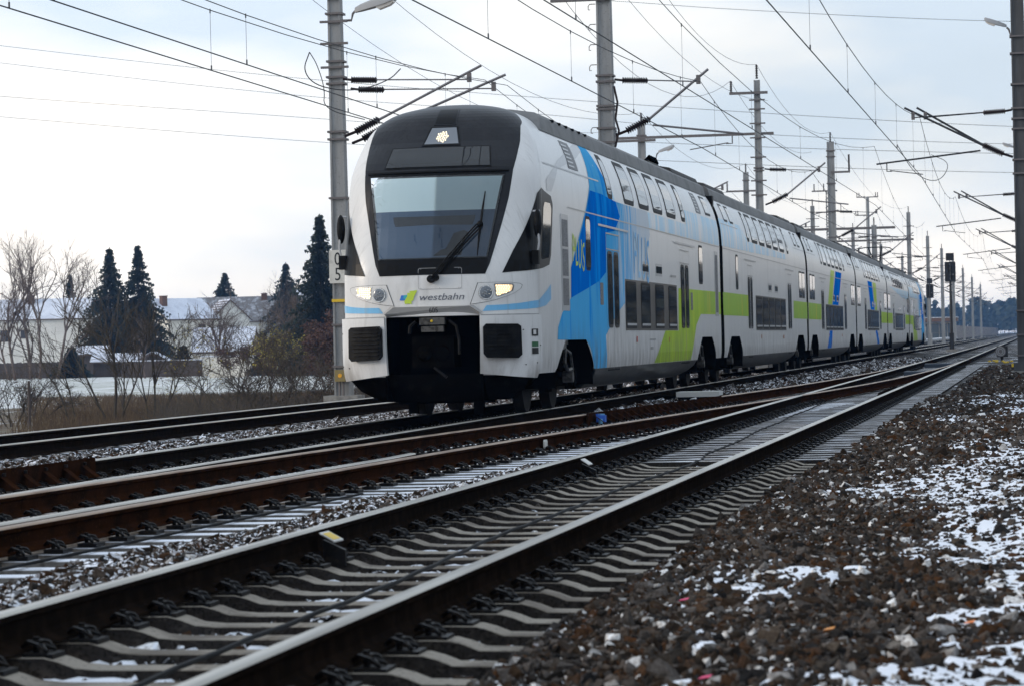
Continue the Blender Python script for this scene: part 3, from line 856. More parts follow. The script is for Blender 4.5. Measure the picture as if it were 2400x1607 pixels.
# anthracite cap and windscreen surround
b = MB()
mk = [(0, 2.02), (.757, 2.015), (.823, 2.17), (1.035, 3.09), (1.075, 3.5), (1.10, 3.8), (1.09, 4.06), (1.07, 4.17)]
for sg in (1, -1):
    pol = [(q_of(x, z), z) for x, z in mk]
    pol = densify(pol[:1] + pol[1:], 1)
    top = [(.86, 4.24), (.94, 4.33), (1.0, 4.40), (1.0, 4.585), (0, 4.585)]
    nd(b, pol + top, .004, sg=sg, raw=True)
b.build('front_mask', M_cap, car1, smooth=60, fix=False)
b = MB()
for sg in (1, -1): nd(b, [(0, 2.022), (.76, 2.018), (.985, 3.455), (.985, 3.47), (0, 3.47)], .007, sg=sg)
ws = b.build('windscreen', M_black, car1, fix=False)
b = MB()
for sg in (1, -1): nd(b, [(0, 2.26), (.765, 2.26), (.86, 2.93), (0, 2.93)], .010, sg=sg)
b.build('cab_view', M_cab, ws, fix=False)
b = MB()
for sg in (1, -1): nd(b, [(0, 2.93), (.86, 2.93), (.94, 3.41), (0, 3.41)], .010, sg=sg)
b.build('sun_blind', M_blind, ws, fix=False)
b = MB()   # dark seat and console seen through the glass
nd(b, [(.02, 2.28), (.12, 2.36), (.20, 2.38), (.30, 2.60), (.44, 2.64), (.52, 2.60), (.46, 2.50), (.42, 2.28)], .013, sg=1)
b.build('driver_seat', M_black, ws, fix=False)
b = MB()
for sg in (1, -1): nd(b, [(0, 2.24), (.78, 2.24), (.965, 3.43), (0, 3.43)], .020, sg=sg)
b.build('pane', M_ws, ws, fix=False)
b = MB()
for sg in (1, -1): nd(b, [(0, 3.478), (1.02, 3.478), (1.025, 3.50), (0, 3.50)], .022, sg=sg, rim=True)
b.build('visor_bar', M_black, car1, fix=False)
b = MB()
for sg in (1, -1): nd(b, [(0, 3.545), (.78, 3.545), (.72, 3.87), (0, 3.87)], .009, sg=sg)
dp = b.build('destination_display', M_black, car1, fix=False)
b = MB()
for sg in (1, -1): nd(b, [(0, 3.565), (.755, 3.565), (.70, 3.85), (0, 3.85)], .016, sg=sg)
b.build('pane', M_glass, dp, fix=False)
b = MB()
for x0 in (.36, .60): nd(b, [(x0, 3.56), (x0 + .012, 3.56), (x0 - .01, 3.86), (x0 - .022, 3.86)], .018)
b.build('divider', M_black, dp, fix=False)
b = MB()
for sg in (1, -1): nd(b, [(0, 3.885), (.285, 3.885), (.20, 4.175), (0, 4.175)], .014, sg=sg, rim=True)
tl = b.build('top_lamp', M_black, car1, fix=False)
b = MB()
for sg in (1, -1): nd(b, [(0, 3.905), (.25, 3.905), (.178, 4.155), (0, 4.155)], .018, sg=sg)
b.build('lens', mat('lens_grey', (.16, .18, .21), .12, spec=.6), tl, fix=False)
b = MB(); fn0 = nose_fn(1)
def on_nose(x, z, off=.02):
    sg = 1 if x >= 0 else -1; f = nose_fn(sg); q = q_of(x, z); p = f(q, z); n = nrm(f, q, z)
    if n.y > 0: n = -n
    return p + n * off
rl = random.Random(3)
for k in range(26):
    a = k * 2.4; r = .085 * math.sqrt((k + .5) / 26)
    p = on_nose(r * math.cos(a), 4.01 + r * math.sin(a), .024); b.sphere(p, .0085, 6, 4)
b.build('light', M_lamphot, tl)
b = MB()
for sg in (1, -1): nd(b, [(0, 4.205), (.165, 4.205), (.15, 4.465), (0, 4.465)], .010, sg=sg, rim=True)
v = b.build('roof_vent', M_cap, car1, fix=False)
b = MB()
for sg in (1, -1): nd(b, [(0, 4.225), (.145, 4.225), (.13, 4.445), (0, 4.445)], .014, sg=sg)
b.build('mesh', M_black, v, fix=False)
# corner windows
for sg in (1, -1):
    b = MB()
    fr = densify([(.985, 2.025), (1.28, 2.05), (1.392, 2.08)], 1)
    pol = [(q_of(x, z), z) for x, z in ((.985, 2.025), (1.15, 2.04), (1.28, 2.05))] + [(1.0, 2.08), (1.35, 2.10), (1.95, 2.16), (2.08, 2.3), (2.08, 3.05), (1.9, 3.17), (1.3, 3.22), (1.02, 3.26)] + [(q_of(x, z), z) for x, z in ((1.375, 3.17), (1.33, 2.92), (1.26, 2.68), (1.12, 2.34))]
    nd(b, pol, .005, sg=sg, raw=True)
    cw = b.build('side_cab_window', M_black, car1, smooth=60, fix=False)
    b = MB(); nd(b, [(1.25, 2.22), (1.85, 2.26), (1.92, 2.32), (1.92, 2.98), (1.8, 3.06), (1.3, 3.06), (1.2, 2.98), (1.2, 2.28)], .009, sg=sg, raw=True)
    b.build('pane', M_glass, cw, fix=False)
    # headlight cluster
    HL = [(.54, 1.587), (.65, 1.893), (.9, 1.895), (1.11, 1.888), (1.215, 1.872), (1.243, 1.85), (1.225, 1.80), (1.14, 1.735), (1.045, 1.693), (.90, 1.648), (.78, 1.62)]
    b = MB(); nd(b, HL, .004, sg=sg, k=3); h = b.build('headlight', M_ink, car1, fix=False)
    cx = sum(a for a, _ in HL) / len(HL); cz = sum(c for _, c in HL) / len(HL)
    b = MB(); nd(b, [(cx + (a - cx) * .975, cz + (c - cz) * .965) for a, c in HL], .007, sg=sg, k=3); b.build('cover', M_white, h, fix=False)
    b = MB(); nd(b, [(.872, 1.874), (1.125, 1.868), (1.135, 1.84), (1.12, 1.765), (1.06, 1.735), (.92, 1.685), (.895, 1.70)], .012, sg=sg, k=2, rim=True); b.build('bezel', M_chrome, h, fix=False)
    b = MB(); nd(b, [(.89, 1.858), (1.105, 1.852), (1.115, 1.835), (1.10, 1.775), (1.05, 1.75), (.925, 1.705), (.91, 1.715)], .016, sg=sg, k=2); b.build('light', M_lampwarm, h, fix=False)
    b = MB()
    for i in range(7):
        for j in range(6):
            x = .905 + i * .031 + (.012 if j % 2 else 0); z = 1.845 - j * .026
            if z < 1.70 + max(0, (x - .93)) * .35: continue
            if x > 1.09: continue
            p = on_nose(sg * x, z, .018); b.sphere(p, .0075, 5, 3)
    b.build('led', M_lamphot, h)
    b = MB()
    p0 = on_nose(sg * .764, 1.752, .0); p1 = on_nose(sg * .764, 1.752, .022); b.cyl(p0, p1, .105, .10, 20); b.build('lamp_ring', M_chrome, h, smooth=40)
    b = MB(); b.cyl(p1, on_nose(sg * .764, 1.752, .028), .088, .07, 18); b.build('lens', MATS['lens_grey'], h, smooth=40)
    b = MB()
    for k in range(9):
        a = k * 2.4; r = .065 * math.sqrt(k / 9); b.sphere(on_nose(sg * .764 + r * math.cos(a), 1.752 + r * math.sin(a), .030), .011, 6, 4)
    b.build('led', M_chrome, h)
    # apron panel with ribbed rubber pad
    b = MB(); nd(b, [(.685, 1.43), (1.401, 1.43), (1.401, 1.0), (1.395, .70), (1.345, .555), (.655, .63)], .045, sg=sg, rim=True, k=5)
    ap = b.build('apron', M_whitelow, car1, smooth=50, fix=False)
    b = MB(); f = nose_fn(sg)
    def pp(x, z, o): return on_nose(sg * x, z, o)[:]
    nd(b, [(.71 + .0, .90), (.75, .85), (1.13, .835), (1.17, .88), (1.165, 1.27), (1.13, 1.305), (.75, 1.315), (.71, 1.27)], .13, sg=sg, rim=True, k=2)
    for i in range(8):
        z = .905 + i * .052
        nd(b, [(.735, z), (1.10, z), (1.10, z + .022), (.735, z + .022)], .15, sg=sg, rim=True, k=2)
    b.build('buffer_pad', M_rubber, ap, fix=False)
    b = MB()
    for x, z in ((1.22, 1.22), (1.36, 1.22), (1.24, .74), (1.36, .76), (1.39, 1.0)): b.sphere(on_nose(sg * x, z, .047), .010, 6, 4)
    b.build('bolt', M_steel, ap)
# wing mirrors
for sg in (1, -1):
    b = MB()
    y, x = .66, 1.43
    b.sphere((sg * x, y, 2.72), .11, 12, 8, sc=(.55, .75, 1.9))
    mi = b.build('wing_mirror', M_rubber, car1, smooth=True)
    b = MB(); b.tube([(sg * 1.36, .70, 2.30), (sg * 1.43, .62, 2.33), (sg * 1.45, .62, 2.45), (sg * 1.44, .62, 2.60)], .016, 6); b.tube([(sg * 1.36, .72, 2.9), (sg * 1.46, .66, 2.9)], .014, 6)
    b.build('arm', M_silver, mi)
    b = MB(); b.box(sg * 1.40 - .05, sg * 1.40 + .05, .55, .68, 2.14, 2.34); b.build('camera_box', M_rubber, mi)
# coupler recess: chin plate, dark box, coupler
b = MB()
b.poly([(-.546, -.045, 1.572), (.546, -.045, 1.572), (.68, -.02, 1.478), (.66, .06, 1.432), (-.66, .06, 1.432), (-.68, -.02, 1.478)])
b.poly([(-.60, .01, 1.578), (.60, .01, 1.578), (.546, -.045, 1.572), (-.546, -.045, 1.572)]); b.poly([(-.72, .03, 1.478), (-.60, .01, 1.578), (-.546, -.045, 1.572), (-.68, -.02, 1.478)]); b.poly([(.72, .03, 1.478), (.60, .01, 1.578), (.546, -.045, 1.572), (.68, -.02, 1.478)])
ch = b.build('chin_plate', paint('chin_grey', (.40, .39, .38)), car1)
vs, fs = text_mesh('605', .105, 0, .85)
b = MB(); b.v = [(x + .03, -.052 + .27 * (1.572 - (1.485 + z)), 1.485 + z) for x, z in vs]; b.f = fs; b.m = [0] * len(fs)
b.build('number', M_ink, ch, fix=False)
b = MB()
b.box(-.70, .70, .95, 1.0, .2, 1.46); b.box(-.70, -.67, .06, 1.0, .25, 1.44); b.box(.67, .70, .06, 1.0, .25, 1.44); b.box(-.7, .7, .10, 1.0, 1.44, 1.47)
b.build('coupler_recess', M_void, car1)
b = MB(); b.box(-.30, .30, .02, .60, .72, 1.16); b.cyl((-.13, .02, .92), (-.13, -.10, .90), .115, .05, 14); b.cyl((.13, .03, .92), (.13, .0, .92), .125, .10, 14)
b.cyl((0, .018, 1.08), (0, .0, 1.08), .035, n=8); b.cyl((0, .018, .78), (0, .0, .78), .035, n=8)
cp = b.build('coupler', M_under, car1)
b = MB(); b.box(-.18, .18, -.02, .12, 1.32, 1.42); b.box(-.16, .16, .0, .12, 1.22, 1.30); b.build('contact_box', M_steel, cp)
b = MB(); b.tube([(-.24, .02, 1.37), (-.32, .0, 1.30), (-.33, .0, 1.2)], .022, 6); b.tube([(.24, .02, 1.37), (.34, .0, 1.30), (.38, .0, 1.1), (.38, .0, .9)], .022, 6); b.tube([(.02, -.02, .72), (.10, -.04, .66), (.20, -.05, .58)], .022, 6)
b.build('hose', M_rubber, cp)
b = MB(); b.sphere((0, -.03, 1.37), .02, 6, 4); b.build('marker', M_yellow, cp)
# snow plough
b = MB()
for sg in (1, -1):
    rows = []
    for z, w, y in ((.63, 1.36, .12), (.56, 1.34, .10), (.40, 1.20, .16), (.24, .92, .26)):
        rows.append([(sg * w * a, y + .55 * a ** 3 * (1.0), z) for a in (0, .3, .6, .8, .92, 1.0)])
    i0 = len(b.v)
    for r in rows: b.v += r
    for j in range(3):
        for k in range(5): b.face((i0 + j * 6 + k, i0 + j * 6 + k + 1, i0 + (j + 1) * 6 + k + 1, i0 + (j + 1) * 6 + k))
    b.poly([(sg * 1.36, .66, .62), (sg * 1.25, 1.7, .62), (sg * 1.15, 1.5, .45), (sg * .92, .8, .24), (sg * 1.2, .7, .40)])
b.box(-.9, .9, .8, 1.5, .24, .5)
b.box(-.55, -.42, .9, 1.0, .06, .30); b.box(.40, .55, .9, 1.0, .04, .30)
b.build('snow_plough', M_under, car1, smooth=40)
# wiper
b = MB()
b.cyl(on_nose(.0, 1.955, -.01), on_nose(.0, 1.955, .07), .055, n=12); b.cyl(on_nose(.07, 1.975, -.01), on_nose(.07, 1.975, .07), .045, n=12)
wpr = b.build('wiper', M_rubber, car1)
b = MB()
for a, c in (((.0, 1.955), (.62, 2.70)), ((.035, 1.965), (.655, 2.69)), ((.07, 1.975), (.70, 2.68))):
    b.tube([on_nose(a[0] + (c[0] - a[0]) * t, a[1] + (c[1] - a[1]) * t, .075) for t in (0, .25, .5, .75, 1)], .011, 5)
b.sphere(on_nose(.66, 2.70, .07), .045, 8, 6)
b.build('wiper_arm', M_rubber, wpr)
b = MB(); b.tube([on_nose(.645, 2.27, .03), on_nose(.66, 2.6, .045), on_nose(.685, 2.9, .045), on_nose(.715, 3.18, .03)], [.008, .020, .018, .008], 6); b.build('wiper_blade', M_rubber, wpr)
# hatch outline, logo, lettering
b = MB(); hy = rr(-.19, .435, 1.815, 2.115, .03)
ring = [hy, rr(-.184, .429, 1.821, 2.109, .028)]
for i in range(len(hy)):
    j = (i + 1) % len(hy); b.poly([on_nose(*p, .009)[:] for p in (hy[i], hy[j], ring[1][j], ring[1][i])])
for p in ((-.15, 2.10), (.12, 2.10), (.39, 2.10), (-.15, 1.83), (.12, 1.83), (.39, 1.83)): b.sphere(on_nose(*p, .009), .006, 5, 3)
b.build('hatch', M_greyp, car1, fix=False)
def flat_nose(name, poly, m, off):
    b = MB(); b.poly([on_nose(x, z, off)[:] for x, z in poly]); return b.build(name, m, car1, fix=False)
flat_nose('emblem', [(-.462, 1.668), (-.437, 1.741), (-.375, 1.741), (-.36, 1.70), (-.385, 1.668)], M_logo_b, .006)
flat_nose('emblem', [(-.405, 1.69), (-.40, 1.741), (-.33, 1.745), (-.345, 1.69)], M_logo_t, .008)
flat_nose('emblem', [(-.386, 1.617), (-.392, 1.66), (-.35, 1.72), (-.345, 1.775), (-.30, 1.768), (-.322, 1.796), (-.27, 1.80), (-.202, 1.807), (-.235, 1.745), (-.248, 1.721), (-.264, 1.663), (-.287, 1.66), (-.287, 1.615), (-.33, 1.622)], M_logo_g, .011)
vs, fs = text_mesh('westbahn', .145, .25, 1.18, 'LEFT')
xmax = max(v[0] for v in vs); kx = .655 / xmax
b = MB(); b.v = [on_nose(-.19 + x * kx, 1.662 + z * .92, .006)[:] for x, z in vs]; b.f = fs; b.m = [0] * len(fs)
b.build('lettering', mat('ink_grey', (.09, .10, .13), .4), car1, fix=False)
# blue stripe that runs from the flank to the front
b = MB()
for sg in (1, -1):
    pol = [(q_of(x, z), z) for x, z in ((.713, 1.492), (.77, 1.572), (1.0, 1.578), (1.2, 1.595), (1.34, 1.62))] + [(1.0, 1.64), (1.3, 1.70), (1.7, 1.78), (2.1, 1.88), (2.1, 1.66), (1.6, 1.565), (1.0, 1.53)] + [(q_of(x, z), z) for x, z in ((1.3, 1.512), (1.1, 1.503))]
    nd(b, pol, .004, sg=sg, raw=True)
b.build('blue_stripe', M_sky, car1, fix=False)
b = MB()   # small notices on the apron corner
for z0, z1, m in ((1.13, 1.23, 0), (.98, 1.05, 1), (.88, .965, 0)):
    nd(b, [(1.31, z0), (1.372, z0), (1.372, z1), (1.31, z1)], .052, m=m, k=2)
b.build('notice', [M_ink, mat('notice_green', (.03, .12, .05), .5)], car1, fix=False)
b = MB(); nd(b, [(1.325, 1.15), (1.352, 1.15), (1.352, 1.215), (1.325, 1.215)], .055, k=2); b.build('notice', M_white, car1, fix=False)
# seam between nose and flank, panel lines
b = MB()
zs = [.62 + k * .14 for k in range(25)]
for i in range(len(zs) - 1):
    f = nose_fn(1); z0, z1 = zs[i], zs[i + 1]
    if z1 > 4.1: break
    b.poly([(f(1.0 + q, z) + Vector((.006, 0, 0)))[:] for q, z in ((0, z0), (.012, z0), (.012, z1), (0, z1))])
strip(b, 3.7, LEN1, 3.06, .02)
strip(b, 1.75, 7.5, 3.635, .025)
nd(b, [(.69, 1.432), (1.401, 1.432), (1.401, 1.446), (.69, 1.446)], .006)
nd(b, [(.69, 1.432), (1.401, 1.432), (1.401, 1.446), (.69, 1.446)], .006, sg=-1)
b.build('panel_joint', M_greyp, car1, fix=False)
# livery on the flank
mid = [(3.86, 1.70), (2.95, 1.47), (2.5, 1.25), (2.42, 1.07), (2.9, 1.065), (5.35, 1.065), (5.8, .93), (6.22, .66), (6.3, .60), (7.75, .60), (7.6, 1.12), (8.94, 1.47), (10.33, 1.72), (12.6, 2.16), (13.8, 2.96), (13.6, 3.38), (9.75, 3.38), (8.9, 3.39), (8.3, 3.75), (7.8, 4.08), (7.6, 4.33), (6.95, 4.33), (6.6, 4.02), (6.3, 3.52), (5.65, 3.11), (5.13, 2.82), (3.93, 2.16)]
dark = [(6.25, 3.44), (5.64, 3.06), (5.12, 2.76), (3.93, 2.16), (3.86, 1.70), (5.55, 1.86), (6.94, 2.0), (7.78, 2.16), (7.9, 2.82), (8.97, 2.88), (9.68, 3.14), (9.28, 3.38), (7.59, 3.44)]
wash = [(9.3, 3.38), (10.2, 3.1), (14.5, 3.085), (26.4, 3.10), (26.4, 3.66), (20.0, 3.66), (19.9, 3.36)]
wash2 = [(10.4, 3.0), (11.1, 2.2), (12.4, 2.5), (13.4, 2.95), (13.0, 3.05), (10.8, 3.055)]
pal = [(7.3, 4.33), (8.2, 4.33), (9.2, 3.40), (10.3, 3.38), (8.4, 3.40), (7.4, 3.9)]
grn = [(18.2, 2.04), (26.42, 2.06), (26.42, 1.56), (22.2, 1.55), (21.31, 1.32), (20.25, .61), (14.15, .61), (15.85, 1.2), (18.06, 1.2)]
livery(car1, [('blue_panel', M_blue2, .0030, [mid]), ('dark_blue_panel', M_blue, .0050, [dark]), ('pale_blue_panel', M_blue3, .0026, [wash, wash2, pal]), ('green_panel', M_green, .0030, [grn]),
              ('reflection_band', M_silver, .0030, [[(2.2, 3.24), (3.1, 3.62), (5.6, 3.92), (6.7, 4.10), (6.75, 4.25), (5.2, 4.06), (3.3, 3.76), (1.8, 3.4), (1.75, 3.24)]])])  # grey band above the cab window is a painted reflection, not livery
livery(car1, [('green_panel', M_green2, .0044, [[(23.0, 2.03), (25.1, 2.04), (25.0, 1.6), (22.9, 1.58)]])])
for txt, x0, x1, z0, z1, m in (('PLUS', 4.05, 5.35, 2.24, 2.68, mat('lime_ink', (.52, .70, .05), .4)), ('PLUS', 11.3, 13.6, 2.18, 2.96, mat('cyan_ink', (.10, .42, .80), .4, spec=.05, var=(2.2, (.45, .66, .82), .42, .62, (1, 2.4, .4))))):
    vs, fs = text_mesh(txt, 1, .1, 1, 'LEFT'); xm = max(v[0] for v in vs); zm = max(v[1] for v in vs); zl = min(v[1] for v in vs)
    b = MB(); b.v = [(SX(2.5) + .0085, x0 + x / xm * (x1 - x0), z0 + (z - zl) / (zm - zl) * (z1 - z0) - .10 * x / xm + .03 * math.sin(x * 9)) for x, z in vs]; b.f = fs; b.m = [0] * len(fs)
    b.build('lettering', m, car1, fix=False)
# grey louvre column, windows, doors
def column(parent, y0, y1, z0, z1, n=3):
    b = MB(); sd(b, rr(y0, y1, z0, z1, .05), .006, rim=True); o = b.build('louvre', M_silver, parent, fix=False)
    h = (z1 - z0 - .12) / n
    for i in range(n):
        b = MB(); sd(b, [(y0 + .12, z0 + .08 + i * h), (y1 - .10, z0 + .08 + i * h), (y1 - .10, z0 + .04 + (i + 1) * h), (y0 + .12, z0 + .04 + (i + 1) * h)], .010); b.build('slat_panel', M_grille, o, fix=False)
column(car1, 2.95, 3.72, 1.50, 2.95)
win_rect(car1, 5.5, 6.08, 2.15, 3.01, .05, .12)
door(car1, 7.82, 9.45); door(car1, 18.5, 20.12)
b = MB(); sd(b, [(10.12, 1.205), (17.9, 1.205), (17.9, 2.09), (10.12, 2.09)], .0045); wb = b.build('window_band', mat('band_brown', (.055, .045, .038), .3, coat=.5), car1, fix=False)
for a0, a1 in ((10.2, 11.62), (12.26, 13.62), (14.35, 15.72), (16.45, 17.80)):
    w_ = win_rect(car1, a0, a1, 1.24, 2.06, .05, .08, off=.007)
    p = MB(); sd(p, [(a0 + .08, 1.29), (a1 - .08, 1.29), (a1 - .08, 1.33), (a0 + .08, 1.33)], .014); p.build('sill', M_silver, w_, fix=False)
win_rect(car1, 22.0, 22.78, 2.18, 3.0, .05, .12); column(car1, 25.25, 25.95, 1.52, 2.95, 1)
for a0 in (12.5, 14.55): win_rect(car1, a0, a0 + .98, 2.22, 2.45, .05, .03, name='side_display', mf=M_silver)
for y0 in (7.05, 20.35):
    b = MB(); sd(b, rr(y0, y0 + .36, 1.62, 1.98, .03), .007, rim=True); b.build('door_control', M_grille, car1, fix=False)
b = MB(); strip(b, 6.9, 10.6, 2.90, .035, .02); strip(b, 17.6, 21.2, 2.92, .035, .02); b.build('rain_gutter', M_silver, car1, fix=False)
b = MB(); sd(b, [(11.5, 1.0), (11.66, 1.0), (11.66, 1.10), (11.5, 1.10)], .007, m=0); sd(b, [(16.4, .98), (16.5, .98), (16.5, 1.08), (16.4, 1.08)], .007, m=0); b.build('notice', mat('notice_red', (.45, .05, .03), .5), car1, fix=False)
b = MB(); sd(b, [(13.4, 1.03), (14.3, 1.03), (14.3, 1.055), (13.4, 1.055)], .007); sd(b, [(13.5, .86), (13.9, .86), (13.9, .91), (13.5, .91)], .007); sd(b, [(16.9, 2.24), (17.8, 2.24), (17.8, 2.28), (16.9, 2.28)], .007); b.build('notice', M_greyp, car1, fix=False)
upper_windows(car1, [(8.3, 8.98), (10.4, 11.78), (12.42, 13.92), (14.5, 16.0), (16.62, 18.2), (19.15, 19.85)])
for ys in ((4.35, 5.35), (22.4, 23.3)):
    b = MB(); sd(b, [(ys[0], 3.70), (ys[1], 3.70), (ys[1], 4.14), (ys[0] + .1, 4.14)], .006, rim=True); vg = b.build('air_grille', M_grille, car1, fix=False)
    for k in range(6):
        b = MB(); sd(b, [(ys[0] + .06, 3.73 + k * .065), (ys[1] - .38, 3.73 + k * .065), (ys[1] - .38, 3.755 + k * .065), (ys[0] + .06, 3.755 + k * .065)], .012); b.build('slat', M_silver, vg, fix=False)
win_rect(car1, 24.3, 25.35, 3.72, 4.14, .05, .05)
for s in (0, 1): bogie(car1, CUT1[s][0])
belly(car1, 6.5, 21.3)
fairing(car1, 2.9, LEN1 - .15, 1.6, 0)
roof_units(car1, [(17.8, 19.5, .95, .10), (21.0, 26.0, 1.0, .13)])
b = MB()
for k in range(5): b.tube([(.85, 17.6 + k * .25, 4.53), (.92, 17.9 + k * .25, 4.66), (.88, 18.6 + k * .25, 4.60), (.85, 19.2, 4.55)], .025, 5)
b.build('roof_cable', M_under, car1)
b = MB()
for k in range(6): b.box(1.05, 1.10, 4.4 + k * .7, 4.52 + k * .7, 4.42, 4.455)
b.build('roof_step', M_under, car1)

# ------------------------------------------------------------------ middle cars
GAPS = [69.2, 95.55, 121.9, 147.9, 173.4]
def mid_car(y0, y1, label, pol, small_first=False, loc_only=False):
    L = y1 - y0; c = L / 2
    car = thing('train_car', label, 'train car', (XB, y0, 0), G_TRAIN)
    cuts = [(c - 10.2, 1.9, 1.0), (c + 10.2, 1.9, 1.0)]
    b = MB(); body_shell(b, .0, L, cuts, cap=[0, L]); b.build('body', [M_white, M_roof, M_black], car, smooth=45)
    livery(car, [(n, m, .003, [[(y - y0, z) for y, z in p] for p in ps]) for n, m, ps in pol])
    for s in (-1, 1): door(car, c + s * 6.2 - .7, c + s * 6.2 + .7)
    b = MB(); sd(b, [(c - 4.75, 1.205), (c + 4.75, 1.205), (c + 4.75, 2.09), (c - 4.75, 2.09)], .0045); b.build('window_band', MATS['band_brown'], car, fix=False)
    for k in range(5):
        a = c - 4.65 + k * 1.89; w_ = win_rect(car, a, a + 1.72, 1.24, 2.06, .06, .08, off=.007)
        p = MB(); sd(p, [(a + .1, 1.30), (a + 1.6, 1.30), (a + 1.6, 1.345), (a + .1, 1.345)], .014); p.build('sill', M_silver, w_, fix=False)
    upper_windows(car, [(c - 6.5, c - 5.85)] + [(c - 5.25 + k * 2.12, c - 3.62 + k * 2.12) for k in range(5)] + [(c + 5.75, c + 6.4)])
    if small_first: win_rect(car, c - 9.85, c - 9.25, 2.17, 3.0, .05, .1)
    else:
        for a in (c - 12.1, c - 10.9): win_rect(car, a, a + 1.08, 2.18, 2.98, .05, .08)
    for a in (c + 9.85, c + 11.05): win_rect(car, a, a + 1.1, 2.18, 2.98, .05, .08)
    for a in (c - .9, c + 1.1): win_rect(car, a, a + 1.0, 2.22, 2.45, .05, .03, name='side_display', mf=M_silver)
    for a in (1.2, 2.6, L - 3.6, L - 2.2): win_rect(car, a, a + .8, 3.72, 4.14, .05, .05)
    b = MB(); strip(b, 0, L, 3.06, .02)
    strip(b, c - 7.7, c - 4.6, 2.92, .03, .018); strip(b, c + 4.6, c + 7.7, 2.92, .03, .018); strip(b, .1, 4.2, 3.63, .022); strip(b, L - 4.2, L - .1, 3.63, .022)
    b.build('panel_joint', M_greyp, car, fix=False)
    b = MB(); sd(b, [(c - 3.4, 1.0), (c - 3.2, 1.0), (c - 3.2, 1.1), (c - 3.4, 1.1)], .007); sd(b, [(c + 3.6, .98), (c + 3.9, .98), (c + 3.9, 1.08), (c + 3.6, 1.08)], .007); b.build('notice', mat('notice_orange', (.40, .12, .03), .5) if 'notice_orange' not in MATS else MATS['notice_orange'], car, fix=False)
    for s in (-1, 1): bogie(car, c + s * 10.2)
    belly(car, c - 8.0, c + 8.0)
    fairing(car, .15, L - .15)
    roof_units(car, [(.5, 4.8, 1.0, .12), (L - 5.0, L - .5, 1.0, .12)])
    b = MB(); b.box(-1.22, 1.22, -.34, .0, .75, 4.25); b.build('gangway', M_rubber, car)
    return car
def cy(l): return [(a + 42.4, z) for a, z in l]
G2 = [cy([(27.0, 2.07), (33.45, 2.07), (33.4, 1.55), (27.0, 1.55)]), cy([(47.6, 2.07), (53.0, 2.07), (53.0, 1.555), (47.55, 1.555)])]
W2 = [cy([(27.0, 3.75), (32.1, 3.75), (33.6, 3.41), (45.3, 3.36), (45.3, 3.22), (33.9, 3.15), (27.0, 3.12)])]
mid_car(69.55, 95.2, 'second car of the train, with a bright green band and a pale blue wash', [('green_panel', M_green2, G2), ('pale_blue_panel', M_blue3, W2)], True)
YG3 = [cy([(64.6, 3.30), (66.5, 3.30), (64.9, 2.1), (62.8, 2.1)])]; BL3 = [cy([(67.2, 3.30), (70.6, 3.30), (68.4, 2.1), (65.1, 2.1)]), cy([(63.4, 1.2), (64.8, 1.2), (64.3, .61), (62.2, .61)])]
mid_car(95.9, 121.55, 'third car of the train, with slanted lime and blue bands over its lower windows', [('green_panel', M_green2, [cy([(53.6, 2.07), (59.4, 2.07), (59.3, 1.555), (53.6, 1.555)])]), ('lime_band', M_green, YG3), ('blue_band', M_blue, BL3)])
mid_car(122.25, 147.55, 'fourth car of the train, with blue and lime bands leaning backwards', [('blue_band', M_blue, [cy([(88.3, 3.3), (91.8, 3.3), (93.6, 2.1), (90.4, 2.1)]), cy([(94.0, 1.2), (95.5, 1.2), (97.5, .61), (95.6, .61)])]), ('lime_band', M_green, [cy([(92.3, 3.3), (95.2, 3.3), (95.8, 2.1), (93.9, 2.1)]), cy([(98.8, 2.06), (105.1, 2.06), (105.1, 1.55), (98.7, 1.55)])])])
mid_car(148.25, 173.05, 'fifth car of the train, pale blue above and partly lime below', [('lime_band', M_green, [cy([(105.9, 2.06), (110.8, 2.06), (110.8, 1.55), (105.9, 1.55)]), cy([(126.0, 2.06), (130.6, 2.06), (130.6, 1.55), (126.0, 1.55)])]), ('pale_blue_panel', M_blue3, [cy([(108, 3.35), (130.6, 3.35), (130.6, 2.85), (122, 2.95)])])])
# pantograph on the fifth car's neighbour
pt = thing('pantograph', 'raised pantograph on the roof of the train touching the contact wire', 'pantograph', (XB, 165.5, 4.62))
b = MB(); b.box(-.6, .6, -.9, .9, 0, .08); 
for x in (-.5, .5):
    for y in (-.8, .8): b.cyl((x, y, .05), (x, y, -.12), .05, n=8)
b.build('base_frame', M_under, pt)
b = MB(); b.tube([(.25, -.8, .1), (.2, 1.1, .55)], .04, 6); b.tube([(-.25, -.8, .1), (-.2, 1.1, .55)], .04, 6); b.build('lower_arm', M_under, pt)
b = MB(); b.tube([(.2, 1.1, .55), (.35, -.4, 1.0)], .03, 6); b.tube([(-.2, 1.1, .55), (-.35, -.4, 1.0)], .03, 6); b.build('upper_arm', M_under, pt)
b = MB()
for dy in (-.5, -.3): b.tube([(-.98, dy, .86), (-.8, dy, 1.0), (-.5, dy, 1.05), (.5, dy, 1.05), (.8, dy, 1.0), (.98, dy, .86)], .025, 6)
b.build('contact_strip', M_under, pt)
# trailing cab car: the leading car turned round, without its front lettering
c6 = copy_tree(car1)
for ch in list(c6.children):
    if ch.name.split('.')[0] in ('lettering', 'emblem'):
        for g_ in list(ch.children): bpy.data.objects.remove(g_)
        bpy.data.objects.remove(ch)
c6.location = (XB, 173.75 + 25.6, 0); c6.scale = (1, -.968, 1)
c6['label'] = 'last car of the train, far off, with its cab end pointing away'

